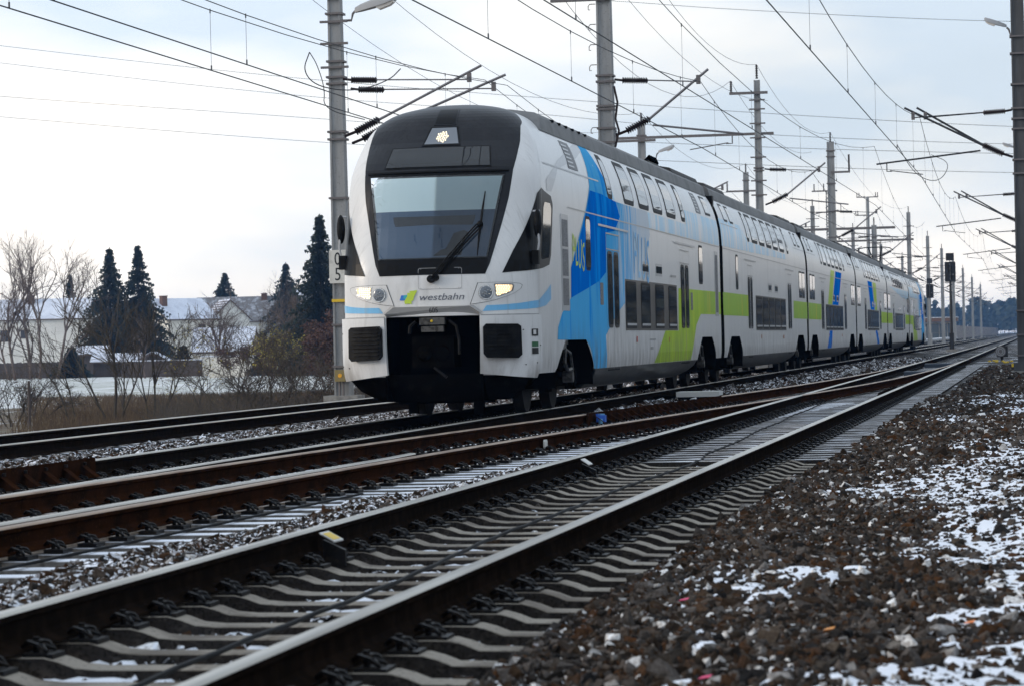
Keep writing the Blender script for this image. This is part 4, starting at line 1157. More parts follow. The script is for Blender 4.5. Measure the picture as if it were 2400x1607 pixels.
# ================================================================== OVERHEAD LINE: masts, arms, wires
M_mast = mat('mast_galvanised', (.30, .305, .31), .65, .15, var=[(3, (.22, .225, .23), .4, .7, (2, 2, .3)), (30, (.16, .155, .15), .58, .75)])
M_mastdark = mat('mast_weathered', (.085, .085, .088), .7, .15, var=[(3, (.06, .06, .062), .4, .7, (2, 2, .3))])
M_band = mat('mast_band', (.16, .145, .145), .6, .3)
M_tube = mat('cantilever_tube', (.20, .19, .20), .5, .5)
M_ins = mat('insulator_brown', (.022, .013, .013), .4, spec=.2)
M_wire = mat('wire_dark', (.035, .035, .038), .6, .3)
M_wire2 = mat('wire_thin', (.12, .125, .135), .6, .3)
M_lampbody = mat('lamp_body', (.34, .34, .35), .5)
M_lampglass = mat('lamp_glass', (.80, .74, .68), .25)
def insulator(mb, p0, p1, r=.088, n=11):
    p0 = Vector(p0); p1 = Vector(p1); d = p1 - p0
    mb.cyl(p0, p1, r * .42, n=8)
    for k in range(n):
        a = p0 + d * ((k + .1) / n); b_ = p0 + d * ((k + .75) / n); mb.cyl(a, b_, r, r * .6, n=10)
def cantilever(parent, s, d, z_up=7.45, z_lo=6.1, yoff=0., reg=True, m=None, tip=.25):
    """hinged arm: s side (+1 to the right), d reach to the messenger wire"""
    m = m or M_tube; x0 = s * .22
    b = MB(); b.tube([(s * (d + tip), yoff, z_up + .06 + .55 * tip), (s * 1.05, yoff, z_lo + .36)], .032, 8); c = b.build('cantilever', m, parent)
    b = MB(); b.tube([(s * 1.05, yoff, z_up - .02), (s * d, yoff, z_up - .10)], .017, 6); b.build('tie_rod', m, c)
    b = MB(); b.tube([(x0, yoff, z_up + .03), (s * .42, yoff, z_up)], .03, 6); insulator(b, (s * .42, yoff, z_up), (s * 1.05, yoff, z_up - .03)); b.build('insulator', M_ins, c)
    b = MB(); b.tube([(x0, yoff, z_lo), (s * .50, yoff, z_lo + .10)], .035, 6); insulator(b, (s * .50, yoff, z_lo + .10), (s * 1.08, yoff, z_lo + .38), .105); b.build('insulator', M_ins, c)
    b = MB(); b.box(s * d - .05, s * d + .05, yoff - .05, yoff + .05, z_up - .16, z_up + .06); b.build('clamp', M_band, c)
    if reg:
        b = MB(); b.tube([(s * 1.15, yoff, z_lo + .22), (s * (d + 1.1), yoff, z_lo - .08)], .026, 6); b.build('registration_tube', m, c)
        b = MB(); b.tube([(s * (d + .8), yoff, z_lo - .06), (s * (d + .8), yoff, z_lo - .30), (s * (d + .65), yoff, z_lo - .30)], .018, 5); b.tube([(s * (d + .7), yoff, z_lo - .28), (s * (d - .25), yoff, z_lo - .42)], .014, 5); b.build('steady_arm', m, c)
    return c
def shaft(parent, h, w0=.40, w1=.30, m=None, base=True):
    m = m or M_mast
    b = MB()
    for sx in (-1, 1):   # two flanges and a recessed web
        b.v += []
        i = len(b.v)
        for z, w in ((-.4, w0), (h, w1)):
            for x, y in ((sx * w / 2, -w * .5), (sx * (w / 2 - .05), -w * .5), (sx * (w / 2 - .05), w * .5), (sx * w / 2, w * .5)): b.v.append((x, y, z))
        for k in range(4): b.face((i + k, i + (k + 1) % 4, i + 4 + (k + 1) % 4, i + 4 + k))
        b.face((i, i + 1, i + 2, i + 3)); b.face((i + 4, i + 5, i + 6, i + 7))
    i = len(b.v)
    for z, w in ((-.4, w0), (h - .01, w1)):
        for x, y in ((-w / 2 + .03, -w * .42), (w / 2 - .03, -w * .42), (w / 2 - .03, w * .42), (-w / 2 + .03, w * .42)): b.v.append((x, y, z))
    for k in range(4): b.face((i + k, i + (k + 1) % 4, i + 4 + (k + 1) % 4, i + 4 + k))
    b.face((i + 4, i + 5, i + 6, i + 7))
    o = b.build('shaft', m, parent)
    if base:
        b = MB(); b.box(-.42, .42, -.42, .42, -.7, -.12); b.build('foundation', MATS['foundation_concrete'], parent)
    return o
mat('foundation_concrete', (.30, .29, .27), .9, var=(8, (.2, .19, .18), .4, .7), bump=(30, .3))
def bands(parent, zs, w=.40, bar=0.):
    for z in zs:
        b = MB(); b.box(-w / 2 - .02, w / 2 + .02, -w / 2 - .02, w / 2 + .02, z, z + .05)
        b.build('band', M_band, parent)
def crossbars(parent, zs, l=.33, w=.16):
    for z in zs:
        b = MB(); b.box(-l, l, -w - .06, -w, z, z + .055); b.build('step_bar', M_band, parent)
def top_insulator(parent, x, z, h=.5):
    b = MB(); insulator(b, (x, 0, z), (x, 0, z + h), .06, 6); b.build('insulator', M_ins, parent)
def cross_arm(parent, x0, x1, z, y=-.2):
    b = MB(); b.box(x0, x1, y - .05, y + .05, z - .05, z + .05); return b.build('cross_arm', M_band, parent)
def station_lamp(label, loc, s, size=1.0, group='lamps on the overhead line masts'):
    t = thing('street_lamp', label, 'lamp', loc, group)
    b = MB(); b.tube([(-s * .55 * size, 0, -.30), (-s * .10, 0, -.30), (-s * .06, 0, -.14), (0, 0, -.08)], .03, 6); b.build('bracket', M_band, t)
    b = MB()
    pr = [(0, -.10, .06, .10), (.12, -.09, .10, .14), (.35, -.06, .13, .17), (.62, -.02, .15, .18), (.80, .03, .14, .16), (.86, .06, .10, .11)]
    i0 = 0
    for x, zb, hw, h in pr:
        for y, z in ((-hw, zb), (hw, zb), (hw * .9, zb + h * .7), (hw * .4, zb + h), (-hw * .4, zb + h), (-hw * .9, zb + h * .7)): b.v.append((s * x * size, y * size, z * size + x * .12))
    n = 6
    for j in range(len(pr) - 1):
        for k in range(n): a = j * n; b.face((a + k, a + (k + 1) % n, a + n + (k + 1) % n, a + n + k))
    b.face(range(n)); b.face([(len(pr) - 1) * n + k for k in range(n)])
    b.build('housing', M_lampbody, t, smooth=50)
    b = MB(); b.prism([(.42, -.045), (.80, .045), (.80, .0), (.72, -.055), (.50, -.11)], lambda a, c, d: (s * a * size, d * size, c * size + a * .12), -.10, .10); b.build('glass', M_lampglass, t)
    return t
GM = 'overhead line masts'
# row beyond the far track
def mast(label, x, y, h, z0=-.2, w=(.40, .30), m=None):
    t = thing('catenary_mast', label, 'mast', (x, y, 0), GM); shaft(t, h, w[0], w[1], m); return t
m = mast('grey mast with kilometre sign and twin arms, left of the train front', -16.50, 72.5, 10.2)
cantilever(m, 1, 3.30, yoff=-.25, reg=True, tip=.3); cantilever(m, 1, 3.75, 7.28, 5.98, yoff=.55, reg=True, tip=.3)
bands(m, [7.36, 7.52, 6.02, 6.20, 4.6, 1.55, .55]); crossbars(m, [9.42, 8.85, 8.32, 7.75], .34); bands(m, [9.05, 7.9], .38)
b = MB(); b.box(-.205, .205, -.215, -.205, 2.12, 2.19); b.build('yellow_band', M_yellow, m)
b = MB(); b.box(-.13, .13, -.42, -.22, .22, .50); bx = b.build('junction_box', mat('box_ochre', (.26, .20, .08), .6), m)
b = MB(); b.cyl((0, -.43, .36), (0, -.415, .36), .05, n=12); b.build('marker', mat('marker_orange', (.9, .42, .02), .4), bx)
b = MB(); b.cyl((-.04, -.3, .22), (-.04, -.3, -.35), .03, n=6); b.cyl((.05, -.3, .22), (.05, -.3, -.35), .03, n=6); b.build('conduit', M_band, bx)
sg_ = thing('kilometre_sign', 'white kilometre plate with black 0 over 5 on the mast left of the train', 'sign', (-16.50, 72.22, 2.97))
b = MB(); b.prism(rr(-.23, .23, -.40, .40, .03), lambda a, c, d: (a, d, c), -.012, .012); b.build('plate', mat('plate_white', (.66, .645, .60), .5, var=(6, (.5, .48, .44), .45, .7)), sg_)
for ch_, z in (('0', .04), ('5', -.33)):
    vs, fs = text_mesh(ch_, .44, 0, .78); b = MB(); b.v = [(x - .02, -.016, zz + z) for x, zz in vs]; b.f = fs; b.m = [0] * len(fs); b.build('digit', M_ink, sg_, fix=False)
station_lamp('large grey street lamp on the mast left of the train front', (-15.98, 72.4, 9.20), 1, 1.2)

m = mast('thick grey mast with wire hooks rising behind the first car', -10.33, 75.3, 10.4, w=(.44, .34))
cantilever(m, 1, 2.30); bands(m, [7.40, 7.55, 6.72, 6.75 + .05, 6.25, 5.9], .40)
for z in (9.35, 8.85, 8.35, 7.85, 6.3):
    b = MB(); b.tube([(-.20, -.1, z), (-.34, -.1, z), (-.38, -.1, z - .05), (-.38, -.1, z - .14), (-.33, -.1, z - .14)], .012, 5); b.build('hook', M_band, m)
b = MB(); b.tube([(.22, -.15, 7.3), (.30, -.15, 6.9), (.24, -.15, 6.5), (.32, -.15, 6.2), (.22, -.15, 5.8)], .03, 5); b.build('cable', M_ins, m)
cross_arm(m, -1.3, .3, 9.47)
m = mast('slender grey mast with many short step bars and a top cross arm', -10.33, 118, 10.9, w=(.36, .22))
cantilever(m, 1, 2.30); crossbars(m, [10.1, 9.75, 9.2, 8.65, 7.9, 6.9 + .1, 6.45, 5.5], .30, .12); cross_arm(m, -1.05, .42, 10.40); top_insulator(m, -1.0, 10.45, .45); top_insulator(m, 0, 10.95, .55); bands(m, [7.4, 7.5], .34)
cross_arm(m, -6.2, .6, 8.84, .0)
m = mast('grey mast with hanging counterweight rod behind the second car', -10.3, 160.5, 11.1, w=(.46, .36))
cantilever(m, 1, 2.30); top_insulator(m, 0, 11.1, .5); bands(m, [10.6, 10.3, 8.9, 7.45, 6.1], .42); cross_arm(m, 0, 1.0, 9.5)
b = MB(); b.cyl((.95, -.2, 9.5), (.95, -.2, 10.4), .05, n=6); b.build('insulator', M_ins, m)
far_lab = ['short square mast with a cross beam standing above the third car', 'grey mast with insulators on top above the fourth car', 'thin grey mast just beyond the rear of the train', 'small far mast second beyond the train', 'tiny far mast third beyond the train', 'faint mast by the station canopy', 'faint mast in front of the noise barrier', 'faintest mast before the blue forest']
for i, (y, h) in enumerate(((203, 8.2), (260, 11.2), (306, 10.6), (352, 10.6), (400, 10.6), (455, 10.4), (520, 10.2), (600, 10.2))):
    m = mast(far_lab[i], -10.3, y, h, w=(.42, .32)); cantilever(m, 1, 2.3, reg=True)
    cantilever(m, -1, 2.3, reg=True); bands(m, [7.4, 6.1], .40); top_insulator(m, 0, h, .5)
    crossbars(m, [h - 1.2, h - 2], .45, .14)
lab2 = ['mast topped by an insulator, in line with the second car of the train', 'mast with side insulators standing behind the step bar mast', 'far field side mast seen over the third car', 'far field side mast seen over the fourth car', 'farther field side mast seen over the fifth car', 'field side mast near the rear of the train']
for i, (y, h) in enumerate(((130, 10.2), (178, 10.6), (232, 10.8), (284, 10.8), (336, 10.8), (390, 10.8))):
    m = mast(lab2[i], -16.35, y, h, w=(.36, .30)); cantilever(m, 1, 3.4, reg=True); bands(m, [7.4, 6.1, h - .5], .36); top_insulator(m, 0, h, .5)
    if i < 2:
        cross_arm(m, -1.15, .62, 9.5); top_insulator(m, -1.1, 9.5, .5)
    else: crossbars(m, [h - 1.0, h - 1.6], .5, .14)
station_lamp('small street lamp on the insulator topped mast behind the train', (-15.65, 130, 9.05), 1, .8)
for y, lab in ((91, 'dark mast at the right picture edge, nearest of its row'), (146, 'second mast of the right hand row, mostly hidden by the nearest'), (200, 'third mast of the right hand row, almost hidden'), (254, 'fourth mast of the right hand row, almost hidden'), (308, 'fifth mast of the right hand row, almost hidden'), (362, 'sixth mast of the right hand row, almost hidden'), (420, 'seventh mast of the right hand row, almost hidden')):
    m = mast(lab, -.31, y, 11.5, w=(.44, .38), m=M_mastdark)
    cantilever(m, -1, 3.08, yoff=-.2, m=M_wire); cantilever(m, -1, 2.75, 7.5, 6.15, yoff=.6, m=M_wire, reg=False)
    bands(m, [9.6, 9.1, 8.2, 7.5, 7.2, 6.9, 6.0, 5.6, 1.6, .9, .3], .44)
    if y == 91:
        b = MB(); b.box(-.34, .34, -.34, .34, -.3, .12); b.build('foot', M_mastdark, m)
        b = MB(); b.box(-.40, -.34, -.36, -.30, .0, .10); b.build('reflector', M_yellow, m)
station_lamp('white street lamp at the upper right edge on the dark mast', (-.62, 91, 9.98), -1, .75)
station_lamp('small far lamp low on the right hand mast row', (-.72, 146, 9.65), -1, .7)
# T-shaped and lattice masts of a power line behind
M_lat = mat('lattice_grey', (.20, .205, .21), .6, .3)
t = thing('utility_pole', 'slim T topped pole with pairs of small insulators behind the train', 'pole', (-15.8, 300, 0), 'poles behind the train')
b = MB(); b.cyl((0, 0, -1.7), (0, 0, 14.4), .22, .16, 10); b.build('shaft', M_mast, t); cross_arm(t, -1.05, 1.05, 14.35, 0); cross_arm(t, -1.2, 0, 12.6, 0)
for x, z in ((-1, 14.4), (-.8, 14.4), (.8, 14.4), (1, 14.4), (-1.15, 12.65), (-.95, 12.65)): top_insulator(t, x, z, .4)
for (x, y, h, w), lab in (((-14.6, 225, 11.6, .55), 'lattice mast beside the thick mast behind the train'), ((-17.6, 225, 9.2, .45), 'smaller lattice mast with side insulators behind the second car')):
    t = thing('lattice_mast', lab, 'mast', (x, y, 0), 'poles behind the train')
    b = MB()
    for sx in (-1, 1):
        for sy in (-1, 1): b.cyl((sx * w / 2, sy * w / 2, -1.7), (sx * w * .4, sy * w * .4, h), .035, n=4)
    b.build('corner_posts', M_lat, t)
    b = MB(); n = int((h + 1.7) / .6)
    for k in range(n):
        z0 = -1.7 + k * .6; z1 = z0 + .6; s = 1 if k % 2 else -1
        for sy in (-1, 1): b.cyl((-s * w / 2, sy * w / 2, z0), (s * w / 2, sy * w / 2, z1), .022, n=4); b.cyl((s * w / 2, sy * w / 2, z0), (-s * w / 2, sy * w / 2, z1), .022, n=4)
    b.build('bracing', M_lat, t); cross_arm(t, -1.25, .6, h - .05, -.3)
    top_insulator(t, -1.1, h, .5); top_insulator(t, -.4, h, .5); cross_arm(t, -1.0, 0, h - 1.6, -.3)
# far cross beams (gantries) seen over the train
for y, z, x0, x1, lab in ((205, 8.0, -17.5, -9.0, 'thin horizontal beam joining masts above the third car'), (252, 8.6, -17, -9.6, 'second thin horizontal beam joining masts farther off')):
    b = MB(); b.box(x0, x1, y - .08, y + .08, z, z + .16); tag(b.build('portal_beam', M_band), lab, 'beam', 'beams joining masts')

# ---- wires
def sagline(p0, p1, sag, n=14):
    p0 = Vector(p0); p1 = Vector(p1); r = []
    for k in range(n + 1):
        t = k / n; p = p0.lerp(p1, t); p.z -= sag * 4 * t * (1 - t); r.append(p)
    return r
def catenary(label, group, xs, ys, zc, zm, sag, stag=.18, nd=6, rw=.0085, first=True):
    t = thing('overhead_line', label, 'overhead wire', (0, 0, 0), group)
    P = []; Q = []; D = MB()
    for i in range(len(ys) - 1):
        s0 = stag if i % 2 else -stag; s1 = -s0
        a = (xs + s0, ys[i], zm); c = (xs + s1, ys[i + 1], zm)
        L = sagline(a, c, sag, 12); P += L if i == 0 else L[1:]
        e = [Vector((xs + s0, ys[i], zc)), Vector((xs + s1, ys[i + 1], zc))]; Q += e if i == 0 else e[1:]
        for k in range(nd):
            tt = (k + .5) / nd; p = Vector(a).lerp(Vector(c), tt); zz = zm - sag * 4 * tt * (1 - tt)
            q = e[0].lerp(e[1], tt)
            D.cyl((p.x, p.y, zz), (q.x, q.y, zc), .0042, n=4, caps=False)
            D.cyl((q.x, q.y, zc + .08), (q.x, q.y, zc), .014, n=5); D.cyl((p.x, p.y, zz - .05), (p.x, p.y, zz + .02), .012, n=5)
    b = MB(); b.tube(Q, .0105, 5); b.build('contact_wire', M_wire, t, fix=False)
    b = MB(); b.tube(P, rw, 5); b.build('messenger_wire', M_wire, t, fix=False)
    D.build('droppers', M_wire2, t, fix=False)['kind'] = 'stuff'
    return t
GW = 'overhead wires along the tracks'
LY = [14, 72.5, 130, 178, 232, 284, 336, 390, 450]; MY = [26, 75.3, 118, 160.5, 203, 260, 306, 352, 400, 455, 520, 600]; RY = [36, 91, 146, 200, 254, 308, 362, 420, 480]
catenary('overhead wire pair of the farthest track, crossing the upper left sky', GW, -13.05, LY, 5.55, 7.35, .85)
catenary('second overhead wire pair above the farthest track, at the twin arm mast', GW, -12.45, LY[:4], 5.62, 7.20, .80, .12)
catenary('overhead wire pair directly above the train', GW, XB + .2, MY, 5.72, 7.35, .75)
catenary('overhead wire pair above the nearest track, falling from the upper right', GW, XA, RY, 5.65, 7.4, .85)
catenary('overhead wire pair above the crossover, between train and nearest track', GW, -6.4, [40, 118, 200], 5.95, 8.2, 1.4, .5)
def chaikin(p, k=3):
    p = [Vector(q) for q in p]
    for _ in range(k):
        r = [p[0]]
        for a, c in zip(p[:-1], p[1:]): r += [a.lerp(c, .25), a.lerp(c, .75)]
        p = r + [p[-1]]
    return p
def wire(label, pts, r=.008, m=None, cat='wire', group='single wires strung between masts'):
    b = MB(); b.tube(chaikin(pts) if len(pts) < 8 else pts, r, 5); return tag(b.build('feeder_wire', m or M_wire, fix=False), label, cat, group)
wire('feeder wire along the mast tops behind the train', sagline((-10.3, 26, 12.2), (-10.3, 75.3, 12.2), 1.0) + sagline((-10.3, 75.3, 12.2), (-10.33, 118, 11.5), 1.2)[1:] + sagline((-10.33, 118, 11.5), (-10.3, 160.5, 11.6), .9)[1:] + sagline((-10.3, 160.5, 11.6), (-10.3, 260, 11.7), 1.5)[1:])
wire('wire on the cross arms left of the mast row behind the train', sagline((-11.5, 26, 10.6), (-11.6, 75.3, 9.9), .9) + sagline((-11.6, 75.3, 9.9), (-11.35, 118, 10.9), 1.5)[1:] + sagline((-11.35, 118, 10.9), (-11.3, 160.5, 10.6), .9)[1:])
wire('wire climbing from the step bar mast to the upper edge', sagline((-9.93, 118, 10.1), (-9.9, 60, 10.9), 1.3), .007, M_wire2)
wire('wire on the insulator topped masts of the field side', sagline((-16.4, 72.5, 10.6), (-16.35, 130, 10.7), 1.3) + sagline((-16.35, 130, 10.7), (-16.35, 178, 11.1), 1.1)[1:] + sagline((-16.35, 178, 11.1), (-16.35, 232, 11.3), 1.1)[1:])
wire('wire from the field side mast down towards the train roof', sagline((-17.4, 130, 10), (-17.2, 72, 9.6), 1.2), .007, M_wire2)
wire('jumper wire looping beside the mast left of the train', [(-14.2, 60.0, 6.95), (-14.4, 60.2, 6.6), (-14.2, 60.6, 6.3), (-13.6, 61.5, 6.25), (-13.0, 62, 6.5), (-12.8, 62.2, 6.75)], .012)
wire('jumper wire hanging from the messenger wire near the left mast', [(-14.2, 60.0, 6.95), (-14.05, 60, 6.7), (-13.9, 60, 6.2), (-13.95, 60, 5.8), (-13.1, 60, 5.56)], .010)
wire('slack jumper loop between the wires at the upper right', [(-4.1, 96, 6.9), (-3.7, 100, 6.1), (-3.0, 102, 5.95), (-2.6, 102, 6.6), (-3.3, 104, 7.0)], .012)
# power line crossing everything
GP = 'thin power line wires crossing the sky'
pl = [([(-110, 30.2), (-79.2, 25.2), (-53.0, 21.45), (-37.4, 19.65), (-22.5, 18.05), (-1.0, 16.1), (30, 14.2)], 'topmost thin power line wire crossing the left sky'),
      ([(-110, 28.8), (-79.2, 23.85), (-54.0, 20.25), (-37.4, 18.4), (-19.9, 16.2), (-1.0, 14.8), (30, 13.2)], 'second thin power line wire from the top in the left sky'),
      ([(-110, 25), (-79.3, 21.25), (-53.0, 18.5), (-31.0, 16.1), (-1.0, 14.1), (30, 12.8)], 'third thin power line wire from the top in the left sky'),
      ([(-110, 23.5), (-79.3, 19.65), (-52.9, 16.7), (-31.0, 14.75), (-1.0, 12.7), (30, 11.6)], 'lowest thin power line wire crossing the left sky'),
      ([(-60, 29.5), (-30.4, 26.6), (-22.4, 25.7), (-3.0, 24.0), (30, 22.2)], 'lone thin wire crossing the upper right sky')]
for p, lab in pl:
    f = pch([a for a, _ in p], [c for _, c in p]); xs_ = np.linspace(p[0][0], p[-1][0], 50)
    b = MB(); b.tube([(x, 230, f(x)) for x in xs_], .024, 4); tag(b.build('power_line', M_wire2, fix=False), lab, 'power line', GP)

# ---- signals
M_sig = mat('signal_black', (.013, .013, .016), .6)
def signal(label, x, y, ps, m):
    t = thing('signal', label, 'railway signal', (x, y, 0), 'light signals')
    b = MB(); b.cyl((0, 0, -.2), (0, 0, 4.4), .10, .085, 10, m=0); b.build('post', m, t)
    b = MB(); b.box(-.15, .15, -.15, .15, -.2, 1.0); b.build('post_foot', M_sig if ps else m, t)
    b = MB(); b.prism(rr(-.36, .36, 4.40, 5.74, .06), lambda a, c, d: (a, d, c), -.14, .02); hd = b.build('signal_head', M_sig, t)
    for z in (5.45, 5.10, 4.75):
        b = MB(); b.cyl((.0, -.13, z), (.0, -.30, z - .02), .11, .11, 10, caps=False); b.build('lamp_hood', M_sig, hd)
    b = MB(); b.box(-.02, .02, -.16, -.14, 4.55, 5.6); b.box(.17, .22, -.16, -.14, 4.85, 4.95); b.build('plate', M_greyp, hd)
    b = MB(); b.box(-.27, .27, -.12, .02, 5.82, 6.32); b.box(-.03, .03, -.05, .02, 5.7, 5.85); b.build('indicator_box', M_sig, t)
    b = MB(); b.box(-.4, .4, -.3, .3, -.35, -.08); b.build('foundation', MATS['foundation_concrete'], t)
    return t
signal('tall black light signal standing right of the train rear', -5.52, 207, True, M_sig)
signal('smaller black light signal on a pale post left of the tall one', -10.0, 300, False, M_mast)
# points lantern near the right mast
t = thing('points_indicator', 'low points lantern with round ringed disc near the right mast', 'indicator', (-1.47, 131, 0), None)
b = MB(); b.box(-.16, .30, -.02, .26, -.03, .42); b.build('housing', M_sig, t)
b = MB(); b.cyl((0, -.02, .20), (0, -.08, .20), .22, n=24); d_ = b.build('disc', M_band, t)
b = MB()
for r in (.17, .10):
    b.tube([(r * math.cos(a), -.085, .20 + r * math.sin(a)) for a in [k * math.pi / 8 for k in range(17)]], .018, 5)
b.build('ring', mat('ring_grey', (.35, .35, .36), .5), d_)
b = MB(); b.cyl((.05, .1, -.28), (.05, .1, 0), .06, n=8); b.build('stand', M_sig, t)
rs = random.Random(5)
for k in range(8):
    b = MB(); b.sphere((0, 0, 0), .06, 6, 4, sc=(1.3, .9, .6))
    tag(b.build('painted_stone', M_yellow, None, loc=(-1.9 + k * .13 + rs.uniform(-.06, .06), 126 + rs.uniform(-6, 4), -.17)), 'yellow painted stone in the ring round the points lantern', 'stone', 'yellow stones round the lantern')

# ================================================================== FAR RIGHT: station, barrier, forest, trackside bits
M_brown = mat('canopy_brown', (.14, .075, .05), .6)
M_tealg = mat('station_glass', (.05, .075, .095), .15, coat=.3)
M_pale = mat('pale_wall', (.50, .47, .44), .85)
t = thing('station_building', 'small station building with flat brown canopy beyond the train', 'building', (-20.4, 640, 0))
b = MB(); b.box(-4.2, 4.2, -2, 6, -1.7, 3.2); b.build('wall', M_pale, t)
b = MB(); b.box(-5.5, 4.6, -4, 7, 3.3, 4.1); r_ = b.build('canopy', M_brown, t)
b = MB(); b.box(-5.6, 4.7, -4.1, 7.1, 4.1, 4.2); b.build('snow', M_snow, r_)
for k in range(5):
    b = MB(); b.box(-4.0 + k * 1.65, -2.5 + k * 1.65, -2.06, -2.01, -.9, 2.9); w_ = b.build('window', M_tealg, t)
    b = MB(); b.box(-4.0 + k * 1.65, -2.5 + k * 1.65, -2.1, -2.06, 1.0, 1.08); b.build('bar', M_band, w_)
for x in (-5.2, 4.2):
    b = MB(); b.box(x - .1, x + .1, -3.8, -3.6, -1.0, 3.3); b.build('post', M_band, t)
b = MB(); b.cyl((-1.0, -4.05, 3.7), (-1.0, -4.0, 3.7), .2, n=10); b.build('orange_sign', MATS['marker_orange'], t)
# noise barrier in panels
M_barr = mat('barrier_panel', (.36, .31, .27), .9, var=(1.2, (.28, .25, .23), .4, .7))
t = thing('noise_barrier', 'long pale brown noise barrier of upright panels along the far track', 'wall', (-18.3, 660, 0))
pb = MB(); pb.box(-.06, .06, .1, 7.9, -.9, 2.55); pme = pb.mesh('panel', M_barr)
qb = MB(); qb.box(-.11, .11, -.1, .1, -.9, 2.7); qme = qb.mesh('post', M_band)
for k in range(110):
    obj('panel', pme, t, (0, k * 8, RN.uniform(-.05, .05))); obj('post', qme, t, (0, k * 8, 0))
# platform / snowy strips and white trackside boxes
b = MB(); b.box(-17.6, -15.4, 330, 620, -.4, .12); struct(b.build('platform', mat('platform_grey', (.42, .42, .43), .9, snow=(.4, .4, .6, .7, .95))), 'low snowy platform strip by the far track')
b = MB(); b.prism([(0, -.2), (.5, -.2), (.5, .35), (.38, .5), (.1, .5), (0, .35)], lambda a, c, d: (a - 15.2, d, c), 305, 305.6)
tag(b.build('relay_box', mat('box_white', (.62, .61, .58), .7)), 'small white trackside box beyond the last car', 'box')
# point machines and boxes between the rails
def slab(name, label, x0, x1, y0, y1, z0, z1, m, cat, grp=None):
    bb = MB(); bb.box(x0, x1, y0, y1, z0, z1); o = bb.build(name, m)
    bm = bmesh.new(); bm.from_mesh(o.data); bmesh.ops.bevel(bm, geom=list(bm.edges), offset=.02, segments=1, affect='EDGES'); bm.to_mesh(o.data); bm.free()
    return tag(o, label, cat, grp)
M_dkblue = mat('machine_blue', (.035, .05, .075), .5)
slab('point_machine', 'dark blue point machine cover lying between the rails near the lantern', XA - .5, XA + .55, 92, 92.9, -.24, -.08, M_dkblue, 'machine', 'point machines')
slab('point_machine', 'second dark point machine cover farther along the nearest track', XA - .6, XA + .5, 112, 113, -.24, -.06, M_dkblue, 'machine', 'point machines')
t = thing('trackside_box', 'black box with white lid beside the train track', 'box', (-6.55, 60.5, 0))
b = MB(); b.box(-.9, .9, -.35, .35, -.26, -.08); b.build('base', M_under, t)
b = MB(); b.box(-.45, .40, -.37, .37, -.10, .0); b.build('lid', mat('lid_white', (.66, .66, .66), .7), t)
t = thing('rail_clamp', 'bright blue clamp sitting on the rusty rail', 'clamp', (xd_f(45.2) - .7535 + .11, 41.8, 0))
b = MB(); b.box(-.05, .08, -.07, .07, -.13, -.03); b.box(-.07, -.03, -.04, .04, -.06, -.01); b.build('body', mat('clamp_blue', (.02, .12, .55), .4), t)
b = MB(); b.cyl((.02, 0, -.03), (.02, 0, -.01), .045, n=10); b.cyl((.02, -.12, -.15), (.02, -.12, -.08), .03, n=8); b.build('cap', mat('clamp_light', (.15, .38, .6), .4), t)
t.location = (xd_f(44) - .62, 44, 0)
slab('rail_clamp', 'smaller blue clamp against the rail beyond the first one', XA - .7535 - .14, XA - .7535 - .06, 54.5, 54.75, -.12, -.02, MATS['clamp_blue'], 'clamp')
def rail_tag(label, x, y, s=1.0, yel=True):
    t = thing('rail_marker', label, 'marker', (x, y, -.13), 'markers clipped to the nearest rail', -.05)
    b = MB(); b.prism([(-.045, -.09), (.085, -.09), (.085, .0), (-.045, .06)], lambda a, c, d: (a, d, c), -.02, .02); b.build('bracket', M_clip, t)
    b = MB(); b.poly([(-.045 * s, -.10, .105), (.045 * s, -.10, .055), (.045 * s, .10, .055), (-.045 * s, .10, .105)]); b.poly([(-.045 * s, -.10, .098), (.045 * s, -.10, .048), (.045 * s, .10, .048), (-.045 * s, .10, .098)]); p_ = b.build('plate', mat('tag_white', (.66, .64, .60), .5) if 'tag_white' not in MATS else MATS['tag_white'], t)
    if yel:
        b = MB(); b.poly([(-.030, -.075, .0995), (.034, -.075, .0640), (.034, .075, .0640), (-.030, .075, .0995)]); b.build('yellow_field', M_yellow, p_)
    return t
rail_tag('white and yellow marker tag clipped to the left rail of the nearest track', XA - .7535 + .11, 17.3)
rail_tag('pale marker tag farther along the left rail of the nearest track', XA - .7535 + .10, 27.6, .8, False)
slab('rail_marker', 'pale upright plate against the rusty crossover rail', xd_f(34.0) + .7535 + .045, xd_f(34.0) + .7535 + .07, 33.9, 34.1, -.15, -.05, MATS['tag_white'], 'marker', None)
# bits of coloured litter on the ballast
for x, y, c, lab in ((-1.16, 10.6, (.75, .03, .16), 'tiny pink scrap on the ballast low in the picture'), (-1.62, 14.0, (.75, .03, .16), 'tiny pink scrap on the ballast near the sleeper ends'), (-.30, 12.8, (.85, .22, .02), 'tiny orange scrap on the snowy ballast near the right edge'), (-.85, 12.4, (.75, .30, .05), 'pale orange leaf on the snowy ballast')):
    b = MB(); b.poly([(-.02, -.015, 0), (.02, -.02, .006), (.028, .012, .012), (-.01, .02, .004)]); b.poly([(-.02, -.015, -.002), (.02, -.02, .004), (.028, .012, .010), (-.01, .02, .002)])
    tag(b.build('scrap', mat('scrap_' + lab.split()[1] + lab.split()[-1], c, .5), None, loc=(x, y, zr(x, y) + .055)), lab, 'scrap', 'scraps on the ballast')
